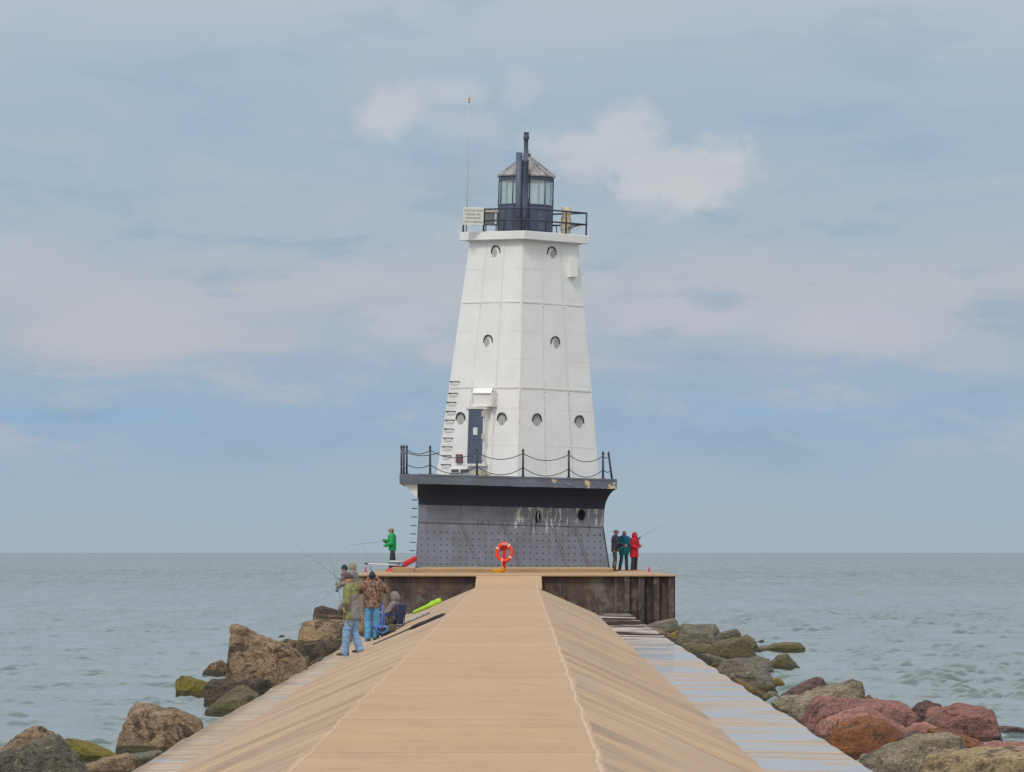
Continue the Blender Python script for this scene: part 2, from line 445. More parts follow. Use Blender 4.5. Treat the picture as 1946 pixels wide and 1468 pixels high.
person('angler in bright green jacket and tan cap fishing beside the lighthouse base', 746, 1085, 43.6, 96, dict(
    group=GP, trousers=dark_cloth, shoes=brown_leather, jacket=[green_cloth], hat='cap', hat_mat=tan_cap, hair=red_hair, jacket_fat=.055, hem=.82, hem_w=.215, trouser_fat=.03,
    elr=(.27, .06, 1.14), wrr=(.08, .34, 1.22), ell=(-.27, .05, 1.12), wrl=(-.12, .30, 1.02), knl=(-.12, .04, .5), anl=(-.14, .10, .09), knr=(.10, -.04, .5), anr=(.12, -.12, .09), scale=1.08, head_turn=4, seed=17))
person('angler in navy jacket, patterned hat and olive boots reaching out beside the base', 1168, 1086, 45.5, -84, dict(
    group=GP, trousers=dark_cloth, shoes=rubber_olive, boots=True, jacket=[navy_cloth], hat='bucket', hat_mat=hat_camo, jacket_fat=.04, hem=.82, trouser_fat=.012,
    elr=(.26, .10, 1.16), wrr=(.20, .0, .90), ell=(-.26, .20, 1.14), wrl=(-.20, .44, 1.08), scale=1.0, head_turn=-6, seed=19))
person('person in long teal coat with purple collar, beige beanie and jeans, back turned', 1186, 1085, 43.8, -14, dict(
    group=GP, trousers=denim_teal, shoes=black_leather, jacket=[teal_cloth, purple_cloth], jacket_split=lambda c, nk, el, wr: 1 if c.z > nk.z-.015 and abs(c.x) < .17 else 0,
    hood_down=True, hat='beanie', hat_mat=beige_knit, jacket_fat=.055, hem=.70, hem_w=.225, trouser_fat=.02, knl=(-.13, .02, .5), anl=(-.2, -.02, .09), knr=(.1, .02, .5), anr=(.12, .0, .09), scale=.99, seed=23))
person('person in long red hooded raincoat, dark trousers and orange shoes', 1205, 1086, 44, -124, dict(
    group=GP, trousers=dark_cloth, shoes=orange_shoe, jacket=[red_cloth], hat='hood', hat_mat=red_cloth, jacket_fat=.05, hem=.62, hem_w=.235, trouser_fat=.03,
    elr=(.26, .05, 1.14), wrr=(.13, .24, 1.05), ell=(-.27, .05, 1.14), wrl=(-.13, .26, 1.13), scale=.965, head_turn=8, seed=29))

# ---------------------------------------------------------------- fishing rods and gear
rod_m = mk('rod_blank', (.16, .17, .20, 1), .4, .1)
cork_m = mk('rod_cork', (.42, .22, .09, 1), .7, .2)
dark_metal = mk('dark_metal', (.045, .05, .065, 1), .5, .15)
reel_m = mk('reel_metal', (.06, .065, .075, 1), .5, .1)

def rod(pix, s, label, r0=.012, r1=.004, reel=.16, group='fishing rods', reel_on=True, dy=0.0, grip=None):
    pts = [P(x, y, s)+Vector((0, dy*i/len(pix), 0)) for i, (x, y) in enumerate(pix)]
    base = pts[0].copy()
    root = empty('fishing_rod', base); tag(root, label, 'fishing rod', group)
    pts = [p-base for p in pts]
    bm = bmesh.new(); n = len(pts); tube(bm, pts, [.58*(r0+(r1-r0)*i/(n-1)) for i in range(n)], 6); obj('blank', bm, rod_m, root, True)
    d = (pts[1]-pts[0]).normalized()
    bm = bmesh.new(); tube(bm, [d*(-.22 if grip else -.05), d*.2], .016, 8); obj('grip', bm, grip or dark_metal, root, True)
    if reel_on:
        c = d*reel+Vector((0, 0, -.05))
        bm = bmesh.new(); tube(bm, [c-d*.03, c+d*.035], [.028, .022], 10); tube(bm, [c, d*reel], .010, 6); tube(bm, [c, c+Vector((.05, -.05, 0)), c+Vector((.055, -.055, -.05))], .007, 6)
        obj('reel', bm, reel_m, root, True)
    return root

rod([(658, 1172), (650, 1148), (641, 1112), (632, 1075), (622, 1040)], 89.5, 'long slim rod held upright by the olive jacketed angler', .013, .004, .12, grip=cork_m)
rod([(647, 1117), (628, 1130), (606, 1144), (580, 1161)], 59, 'rod pointing down over the water from the plum jacketed angler', .012, .004, .12)
rod([(652, 1107), (628, 1088), (600, 1066), (575, 1046), (556, 1031)], 57, 'rod rising steeply over the horizon from the tan hooded angler', .013, .004, .1)
rod([(738, 1029.5), (715, 1031), (690, 1033.5), (668, 1037), (656, 1041), (651, 1049)], 43.8, 'rod bent towards the water, held by the green jacketed angler', .016, .006, .1)
rod([(707, 1087), (700, 1067), (693, 1045), (687, 1027)], 47, 'thin rod standing upright on the platform edge by the red stub', .010, .004, .1, reel_on=False)
rod([(1211, 1024), (1226, 1016), (1241, 1008), (1258, 999)], 44, 'rod slanting up over the lake from the red raincoat', .016, .006, .1)
rod([(1172, 1046), (1180, 1042), (1188, 1037), (1198, 1031)], 46, 'dark rod butt in the hands of the navy jacketed angler', .018, .010, .1)

white_pl = mk('white_plastic', (.68, .69, .70, 1), .45, .06)
blue_pl = mk('blue_plastic', (.10, .24, .42, 1), .45, .1)
red_paint = mk('red_paint', (.60, .02, .03, 1), .45, .12)
orange_ring = mk('orange_ring', (.80, .06, .018, 1), .5, .08)
yellow_rope = mk('yellow_rope', (.72, .36, .015, 1), .7, .15, 40, .4)
blue_fab = mk('blue_canvas', (.018, .035, .13, 1), .8, .15)
blue_frame = mk('blue_tube', (.08, .18, .50, 1), .4, .1)
lime_fab = mk('lime_fabric', (.33, .58, .03, 1), .7, .12)
black_fab = mk('black_fabric', (.035, .034, .036, 1), .85, .2)

# cooler on the plinth
c0 = P(753, 1077.8, 47.6)
ro = empty('cooler', c0); tag(ro, 'white and blue picnic cooler by the green jacketed angler', 'cooler')
def rbox(bm, x0, x1, y0, y1, z0, z1, bev=.02):
    fs = box(bm, x0, x1, y0, y1, z0, z1)
    es = list({e for f in fs for e in f.edges})
    bmesh.ops.bevel(bm, geom=es, offset=bev, segments=2, affect='EDGES')
bm = bmesh.new(); rbox(bm, -.26, .26, -.16, .16, 0, .17); obj('tub', bm, blue_pl, ro, True)
bm = bmesh.new(); rbox(bm, -.27, .27, -.17, .17, .172, .26); obj('lid', bm, white_pl, ro, True)
bm = bmesh.new(); tube(bm, [(-.22, -.18, .10), (-.20, -.2, .05), (.20, -.2, .05), (.22, -.18, .10)], .014, 8); obj('handle', bm, white_pl, ro, True)
bm = bmesh.new(); tube(bm, [P(696, 1071.5, 49)-c0, P(757, 1074.5, 49)-c0], .022, 8, 0); tube(bm, [P(693, 1071.3, 49)-c0, P(699, 1071.6, 49)-c0], .034, 8, 1)
bm2 = bm
o = obj('pole', bm2, [white_pl, dark_metal], None, True, c0); tag(o, 'white pole with dark tip resting across the concrete plinth by the cooler', 'pole')
bm = bmesh.new(); box(bm, -.25, .12, -.12, .12, 0, .10); 
for v in bm.verts: v.co += Vector((0, 0, .16*(v.co.x+.25)))
bmesh.ops.bevel(bm, geom=bm.edges[:], offset=.03, segments=2, affect='EDGES')
o = obj('bag', bm, brown_leather, None, True, P(754, 1078.0, 48.6)); tag(o, 'brown tackle bag lying under the white pole end', 'bag')
# red tube leaning against the base
a, b = P(736.5, 1090, 46.2), P(789, 1062, 45.2)
bm = bmesh.new(); dv = (b-a)
tube(bm, [(0, 0, 0), dv*.03, dv*.97, dv], [.10, .125, .125, .10], 16)
tube(bm, [dv*-.02, dv*.0], [.05, .09], 12)
o = obj('tube', bm, red_paint, None, True, a); tag(o, 'thick red tube leaning up against the lighthouse base', 'tube')
# red stubs
for (x, y, s, lab) in ((695, 1088, 47.5, 'short red steel stub beside the standing rod'), (1233.5, 1087.5, 47, 'short red steel stub beyond the red raincoat')):
    bm = bmesh.new(); tube(bm, [(0, 0, 0), (0, 0, .2), (0, 0, .205)], [.03, .03, .02], 10); tube(bm, [(0, 0, 0), (0, 0, .015)], .06, 10)
    p = P(x, y, s); p.z = E-.77
    o = obj('stub_post', bm, red_paint, None, True, p); tag(o, lab, 'stub post', 'red stubs on the platform')

# life ring on its post
p0 = P(959, 1088, 48.8); p0.z = E-.77
ro = empty('life_ring_post', p0); tag(ro, 'red post holding the life ring in front of the lighthouse', 'post')
bm = bmesh.new(); box(bm, -.085, .05, -.05, .05, 0, 1.18); bmesh.ops.bevel(bm, geom=bm.edges[:], offset=.012, segments=1, affect='EDGES'); obj('upright', bm, red_paint, ro)
bm = bmesh.new()
loft(bm, [((-.02, -.02, 1.0), (.22, 0, 0), (0, 0, .14)), ((-.02, -.04, 1.0), (.22, 0, 0), (0, 0, .14))], 24)
obj('backing_plate', bm, red_paint, ro)
bm = bmesh.new(); tube(bm, [(-.02, -.01, 1.16), (-.02, -.06, 1.19), (-.02, -.14, 1.19)], .05, 10); obj('hook', bm, red_paint, ro, True)
lr = empty('life_ring', p0+Vector((-.01, -.12, .78))); tag(lr, 'orange life ring with white bands hanging on the red post', 'life ring')
bm = bmesh.new()
N = 40; L = []
for i in range(N):
    t = 2*math.pi*i/N; c = Vector((math.cos(t)*.285, 0, math.sin(t)*.325))
    L.append([bm.verts.new(c+Vector((math.cos(t), 0, math.sin(t)))*.072*math.cos(u)+Vector((0, 1, 0))*.06*math.sin(u)) for u in [2*math.pi*j/12 for j in range(12)]])
for i in range(N):
    for j in range(12): bm.faces.new((L[i][j], L[i][(j+1) % 12], L[(i+1) % N][(j+1) % 12], L[(i+1) % N][j]))
obj('ring', bm, orange_ring, lr, True)
for dg in (55, 150, 250, 325):
    bm = bmesh.new(); L = []
    for i in range(4):
        t = R(dg-5+10*i/3); c = Vector((math.cos(t)*.285, 0, math.sin(t)*.325))
        L.append([bm.verts.new(c+Vector((math.cos(t), 0, math.sin(t)))*.078*math.cos(u)+Vector((0, 1, 0))*.066*math.sin(u)) for u in [2*math.pi*j/12 for j in range(12)]])
    for i in range(3):
        for j in range(12): bm.faces.new((L[i][j], L[i][(j+1) % 12], L[i+1][(j+1) % 12], L[i+1][j]))
    obj('band', bm, mk('band_white', (.75, .62, .55, 1), .6, .1), lr, True)
t = link('lettering', text_mesh('104', .15, white_pl, .003), lr, (0, -.073, .325)); t.rotation_euler = (R(90), 0, 0)
bm = bmesh.new(); tube(bm, [(-.13, .02, .15), (-.135, .0, .05)], .022, 8); obj('float_light', bm, black_fab, lr, True)
bm = bmesh.new()
tube(bm, [(-.09, -.03, -.36), (-.10, -.05, -.5), (-.13, -.06, -.6), (-.18, -.08, -.7), (-.16, -.09, -.74)], .014, 6)
tube(bm, [(-.10, -.05, -.5), (-.02, -.07, -.62), (.05, -.08, -.72), (.12, -.09, -.755)], .014, 6)
random.seed(3)
for k_ in range(9):
    cx, rx, ry = -.22+.05*random.uniform(-1, 1), .14+.07*random.random(), .08+.03*random.random()
    tube(bm, [(cx+rx*math.cos(u)*(1+.1*math.sin(3*u+k_)), -.1+ry*math.sin(u), -.765+.014*k_+.01*math.sin(4*u+k_)) for u in [2*math.pi*j/22 for j in range(23)]], .014, 6)
tube(bm, [(.02+.09*math.cos(u), -.1+.05*math.sin(u), -.76) for u in [2*math.pi*j/16 for j in range(17)]], .014, 6)
tube(bm, [(-.43, -.1, -.765), (-.47, -.1, -.70), (-.44, -.1, -.64), (-.38, -.1, -.66), (-.34, -.1, -.72), (-.2, -.1, -.74)], .015, 6)
o = obj('rope', bm, yellow_rope, None, True, lr.location); tag(o, 'coiled yellow rescue rope at the foot of the red life ring post', 'rope')

# blue folding chair the hooded person sits in
cp = P(745, 1207, 73)
ch = empty('folding_chair', cp, R(74)); tag(ch, 'dark blue canvas folding chair under the hooded person', 'chair')
def sheet(bm, a, b, c, d, th=.012):
    a, b, c, d = map(Vector, (a, b, c, d)); n = (b-a).cross(d-a).normalized()*th
    hexa(bm, [a, b, c, d, a+n, b+n, c+n, d+n])
bm = bmesh.new(); sheet(bm, (-.27, -.22, .23), (.27, -.22, .23), (.27, .26, .27), (-.27, .26, .27)); obj('seat', bm, blue_fab, ch)
bm = bmesh.new(); sheet(bm, (-.27, -.19, .28), (.27, -.19, .28), (.27, -.27, .80), (-.27, -.27, .80), .03); obj('backrest', bm, blue_fab, ch)
for q in (1, -1):
    bm = bmesh.new(); sheet(bm, (q*.31-.04, -.28, .52), (q*.31+.04, -.28, .52), (q*.31+.04, .26, .50), (q*.31-.04, .26, .50), .05); obj('armrest', bm, blue_fab, ch)
    for (y0, y1) in ((-.25, .28), (.28, -.25)):
        bm = bmesh.new(); tube(bm, [(q*.29, y0, .0), (q*.29, y1, .26), (q*.30, y1*1.05, .5 if y1 > 0 else .86)], .012, 8); obj('leg', bm, dark_metal, ch, True)
# small blue frame chair standing before it
cp = P(722, 1214, 76)
ch = empty('camp_stool', cp, R(20)); tag(ch, 'bright blue tube camp stool beside the camouflage jacketed man', 'stool')
bm = bmesh.new(); tube(bm, [(.05, 0, .02), (.07, .02, .45), (.085, .03, .86)], .026, 8); tube(bm, [(.085, .03, .86), (.085, .03, .9)], .03, 8); obj('backpost', bm, blue_frame, ch, True)
bm = bmesh.new(); tube(bm, [(.14, .04, .02), (.13, .05, .45), (.12, .05, .8)], .018, 8); obj('backpost', bm, blue_frame, ch, True)
for pts in ([(-.16, -.1, .0), (.14, -.12, .30)], [(.16, -.1, .0), (-.14, -.12, .30)], [(-.16, .14, .0), (.14, .12, .30)], [(.16, .14, .0), (-.14, .12, .30)]):
    bm = bmesh.new(); tube(bm, pts, .014, 8); obj('leg', bm, dark_metal, ch, True)
bm = bmesh.new(); sheet(bm, (-.17, -.15, .27), (.17, -.15, .27), (.17, .16, .31), (-.17, .16, .31), .03); obj('seat', bm, blue_frame, ch)
bm = bmesh.new(); tube(bm, [(-.14, -.15, .29), (-.15, -.18, .2), (0, -.19, .13), (.14, -.18, .2), (.14, -.15, .29)], .02, 8); obj('strap', bm, blue_frame, ch, True)
# khaki bag
bm = bmesh.new(); ball(bm, (0, 0, .13), (.22, .16, .13), 14); ball(bm, (.1, .02, .2), (.12, .12, .10), 12); ball(bm, (-.12, -.02, .08), (.12, .14, .08), 12)
me = remesh(bm, .02, 2)
wrinkle(me, lambda p: .03*mnoise.noise(p*9))
me.materials.append(khaki_cloth)
o = link('bag', me, None, P(737, 1209, 75.5)); tag(o, 'slumped khaki bag on the slope beside the seated person', 'bag')

# gear lying on the sloping flank
def slope_pt(px, py):
    """point of the left flank under this pixel"""
    return None
SL = .4245
def flank(Y, t, up=0.0, side=-1):
    """t = 0 at the walkway edge, 1 at the ledge"""
    x = (-1.60-2.10*t) if side < 0 else (.59+2.02*t)
    h = 1.55+.89*t
    return Vector((x+Y*17/F, Y, E-h+Y*18/F+up))
def lying(name, label, cat, mat, Y, t0, t1, r, up, prof=None, dY=0.0, mats=None):
    a = flank(Y, t1, up); b = flank(Y+dY, t0, up); d = b-a
    bm = bmesh.new()
    pr = prof or [(0, .8), (.04, 1), (.96, 1), (1, .8)]
    pts, rad = [], []
    for k, (u, m_) in enumerate(pr): pts.append(d*u); rad.append(r*m_)
    tube(bm, pts, rad, 10)
    o = obj(name, bm, mats or mat, None, True, a); tag(o, label, cat); return o
def YS(s): return F/s
# lime bag (folded chair bag) about s=66
lying('chair_bag', 'lime green carrying bag lying on the concrete slope', 'bag', lime_fab, YS(56.5), .52, .97, .085, .08,
      [(0, .3), (.04, .6), (.25, .75), (.45, .8), (.6, 1.0), (.72, 1.45), (.80, 1.1), (.88, 1.45), (.97, 1.2), (1, .4)], dY=.6)
lying('rod_tube', 'pale grey rod tube with dark end caps lying up the slope', 'rod tube', mk('pale_tube', (.34, .32, .30, 1), .6, .25, 12), YS(69.5), .43, .86, .045, .05, dY=.5)
lying('pole', 'thin white pole lying beside the pale rod tube on the slope', 'pole', white_pl, YS(66), .60, .98, .022, .03, dY=.5)
lying('landing_net', 'long black folded landing net lying down the concrete slope', 'net', black_fab, YS(87), .03, .78, .032, .035,
      [(0, .35), (.3, .45), (.45, .5), (.5, .6), (.56, 1.35), (.65, 1.6), (.75, 1.2), (.85, 1.45), (.95, 1.2), (1, .5)], dY=.3)

# ================================================================ ROCKS
def rockmat(name, c1, c2, c3, stain=.5, moss=None, mossh=.35, speck=None, strata=0.0, scale=1.0):
    m, n, b = newmat(name)
    co = n.coord(); pos = n.new('ShaderNodeNewGeometry').outputs['Position']; pz = n.sep(pos)[2]
    info = n.new('ShaderNodeObjectInfo').outputs['Random']
    off = n.comb(n.math('MULTIPLY', info, 37.0), n.math('MULTIPLY', info, 11.0), n.math('MULTIPLY', info, 23.0))
    v = n.addv(co, off)
    big = n.noise(v, 1.3*scale, 6, .65, .4)
    col = n.mix(n.rng(big, .38, .62), c1, c2)
    st = n.noise(n.addv(v, (7, 3, 1)), 2.1*scale, 8, .72, .6)
    col = n.mix(n.rng(st, 1-stain-.01, 1-stain+.05, 0, .9), col, c3)
    md = n.noise(n.addv(v, (1, 9, 4)), 6.5*scale, 8, .75, .3)
    col = n.mix(n.rng(md, .54, .64, 0, .8), col, c3); col = n.mix(n.rng(md, .46, .34, 0, .45), col, tuple(min(.6, q*1.35) for q in c1[:3])+(1,))
    lay = n.noise(n.addv(n.scale(v, (1.1, 1.1, 5.5)), n.scale(n.comb(0, 0, n.noise(v, 1.4, 4)), (0, 0, 4.0))), 2.4, 7, .72)
    col = n.mix(n.rng(lay, .55, .68, 0, .6), col, c3); col = n.mix(n.rng(lay, .44, .34, 0, .35), col, tuple(min(.6, q*1.3) for q in c1[:3])+(1,))
    fine = n.noise(v, 24, 6, .75)
    col = n.mix(n.rng(fine, .28, .72, 0, .75), col, n.mix(.5, c3, (0.02, .02, .02, 1)))
    cr = n.voro(n.addv(v, n.scale(n.comb(n.noise(v, 3), n.noise(v, 4), n.noise(v, 5)), (.7, .7, .7))), 1.1*scale, 'DISTANCE_TO_EDGE')
    crm = n.math('MULTIPLY', n.rng(cr, .0, .013, .6, 0), n.rng(n.noise(n.addv(v, (6, 1, 8)), 1.1, 3), .50, .62)); col = n.mix(crm, col, (.025, .02, .018, 1))
    if strata:
        w = n.noise(n.scale(n.addv(v, n.scale(n.comb(n.noise(v, 2), 0, n.noise(v, 1.5)), (.3, 0, .3))), (1.0, 1.0, 9.0)), 2.2, 6, .7)
        col = n.mix(n.rng(w, .42, .60, 0, strata), col, c3)
    if speck:
        col = n.mix(n.rng(n.noise(n.addv(v, (2, 8, 5)), 9, 5, .7), .60, .66), col, speck)
    if moss:
        mm = n.math('ADD', n.math('MULTIPLY', n.rng(pz, mossh, mossh*.2), 1.0), n.math('SUBTRACT', n.noise(v, 3.2, 5, .65), .62))
        col = n.mix(n.rng(mm, .45, .75, 0, .55), col, moss)
    wet = n.math('ADD', n.rng(pz, .22, .06), n.math('MULTIPLY', n.math('SUBTRACT', n.noise(v, 2.5, 4), .5), 1.0))
    col = n.mix(n.rng(wet, .45, .7, 0, .62), col, (.022, .019, .014, 1))
    n.put(b.inputs['Base Color'], col)
    n.put(b.inputs['Roughness'], n.rng(wet, .4, .7, .85, .35))
    b.inputs['Specular IOR Level'].default_value = .35
    hh = n.math('ADD', n.math('MULTIPLY', n.noise(v, 7, 8, .7), 1.0), n.math('MULTIPLY', n.noise(n.scale(v, (1, 1, 3.5)), 4.5, 6, .7), .9))
    n.put(b.inputs['Normal'], n.bump(hh, .8, .10))
    return m
RM = {
 'tan':   rockmat('rock_tan', (.49, .33, .195, 1), (.31, .215, .135, 1), (.075, .052, .036, 1), .46, (.14, .12, .03, 1), .25),
 'tand':  rockmat('rock_brown', (.32, .205, .115, 1), (.19, .13, .08, 1), (.055, .04, .03, 1), .5, (.10, .09, .03, 1), .3),
 'grey':  rockmat('rock_lichen_grey', (.25, .22, .155, 1), (.17, .15, .11, 1), (.06, .052, .042, 1), .46, None, .3, (.27, .24, .17, 1)),
 'moss':  rockmat('rock_mossy', (.30, .22, .08, 1), (.22, .17, .06, 1), (.09, .07, .03, 1), .42, (.20, .18, .02, 1), .7),
 'dark':  rockmat('rock_dark', (.17, .125, .08, 1), (.11, .085, .06, 1), (.04, .034, .028, 1), .5, (.08, .075, .03, 1), .3, None, .3),
 'olive': rockmat('rock_olive', (.24, .20, .115, 1), (.19, .155, .08, 1), (.075, .065, .04, 1), .42, (.12, .115, .025, 1), .45, None, .35),
 'slate': rockmat('rock_slate', (.30, .26, .20, 1), (.23, .20, .15, 1), (.09, .08, .06, 1), .38, (.14, .13, .035, 1), .32, (.30, .28, .23, 1), .4),
 'ochre': rockmat('rock_ochre', (.34, .22, .05, 1), (.22, .13, .04, 1), (.08, .055, .025, 1), .45, (.18, .15, .03, 1), .3),
 'mauve': rockmat('rock_mauve', (.23, .13, .115, 1), (.15, .095, .085, 1), (.055, .04, .04, 1), .42),
 'red':   rockmat('rock_red', (.50, .215, .17, 1), (.31, .155, .13, 1), (.085, .05, .045, 1), .42, None, .3, None, .25),
 'pink':  rockmat('rock_pink', (.60, .30, .23, 1), (.45, .20, .155, 1), (.13, .065, .05, 1), .38),
 'rust':  rockmat('rock_rust', (.40, .145, .05, 1), (.27, .10, .045, 1), (.095, .055, .035, 1), .42),
 'cream': rockmat('rock_cream', (.58, .42, .22, 1), (.46, .33, .18, 1), (.11, .085, .06, 1), .47, None, .3, (.52, .42, .28, 1)),
 'bark':  rockmat('rock_streaked', (.50, .41, .26, 1), (.36, .30, .20, 1), (.10, .085, .068, 1), .46, None, .3, None, .5),
}
def rock(poly, s, mat, label, depth=None, seed=1, amp=1.0, group='boulders along the breakwater', front=None):
    rnd = random.Random(seed)
    s = min(s*1.02, max(40, (max(y for x, y in poly)-HY)/(E-.02)))
    p2 = [((x-CX)/s, E+(HY-y)/s) for x, y in poly]
    mx_, mz_ = sum(p[0] for p in p2)/len(p2), min(p[1] for p in p2)
    p2 = [(mx_+(p[0]-mx_)*1.06, mz_+(p[1]-mz_)*1.03) for p in p2]
    xs = [p[0] for p in p2]; zs = [p[1] for p in p2]
    cx, cz = (min(xs)+max(xs))/2, (min(zs)+max(zs))/2; w, h = max(xs)-min(xs), max(zs)-min(zs)
    D = 1.25*(depth or min(2.2, .45*w+.55*h)); Y = F/s
    base = Vector((cx, Y, min(0.0, min(zs))))
    bm = bmesh.new()
    def add(x, y, z): bm.verts.new(Vector((x, Y+y, z))-base)
    for x, z in p2:
        add(x, rnd.uniform(-.12, .12)*D, z); add(x, rnd.uniform(.12, .3)*D, z)
        f = rnd.uniform(.4, .9)
        if rnd.random() < .45: add(cx+(x-cx)*f, -D*rnd.uniform(.25, .6), cz-.12*h+(z-cz)*f)
        f = rnd.uniform(.5, .85); add(cx+(x-cx)*f, D*rnd.uniform(.35, .5), cz-.1*h+(z-cz)*f)
        if z < cz:
            for yy in (-.4, .4): add(cx+(x-cx)*1.0, yy*D, min(z-.25, -.35))
    for (x, y, dy) in (front or []): add((x-CX)/s, dy, E+(HY-y)/s)
    bmesh.ops.convex_hull(bm, input=bm.verts[:])
    bmesh.ops.delete(bm, geom=[v for v in bm.verts if not v.link_faces], context='VERTS')
    ctr = Vector((cx, Y, cz))-base
    for k_ in range(7):          # broken faces, the first two large
        d = Vector((rnd.uniform(-1, 1), rnd.uniform(-1.8, -.55), rnd.uniform(-.1, 1))).normalized()
        if k_ == 0: d = Vector((rnd.uniform(-.55, .55), -1, rnd.uniform(.0, .5))).normalized()
        if k_ == 1: d = Vector((rnd.choice((-1, 1))*rnd.uniform(.5, 1), -.8, rnd.uniform(.1, .5))).normalized()
        sup = max((v.co-ctr).dot(d) for v in bm.verts)*(.66 if k_ == 0 else .85 if k_ == 1 else 1)
        bmesh.ops.bisect_plane(bm, geom=bm.verts[:]+bm.edges[:]+bm.faces[:], plane_co=ctr+d*sup*rnd.uniform(.80, .98), plane_no=d, clear_outer=True)
        bmesh.ops.convex_hull(bm, input=bm.verts[:])
        bmesh.ops.delete(bm, geom=[v for v in bm.verts if not v.link_faces], context='VERTS')
    me = remesh(bm, max(.016, min(.030, max(w, h)/75)), 0, 'rock')
    n = len(me.vertices); co = np.empty(n*3); no = np.empty(n*3)
    me.vertices.foreach_get('co', co); me.vertex_normals.foreach_get('vector', no)
    co = co.reshape(-1, 3); no = no.reshape(-1, 3); o3 = Vector((seed*3.7, seed*1.9, seed*5.1))
    sz = max(.25, min(w, h*1.5))
    for i in range(n):
        p = Vector(co[i])
        q = p/sz*1.5+o3
        a = mnoise.noise(q)*.010 + (abs(mnoise.noise(q*2.1))-.25)*-.022 + mnoise.fractal(q*4.5, .9, 2.1, 4)*.017
        qd = q+Vector((mnoise.noise(q*2.2), mnoise.noise(q*2.5+o3), mnoise.noise(q*2.1-o3)))*.22
        cell = mnoise.cell(qd*1.25)*.012+mnoise.cell(qd*2.9)*.010
        e = mnoise.fractal(p*11+o3, .8, 2.2, 3)*.006
        co[i] += no[i]*((a+cell*1.3)*sz*amp*.9+e*1.4)
    me.vertices.foreach_set('co', co.reshape(-1)); me.update()
    me.materials.append(RM[mat])
    o = link('rock', me, None, base); tag(o, label, 'rock', group)
    return o

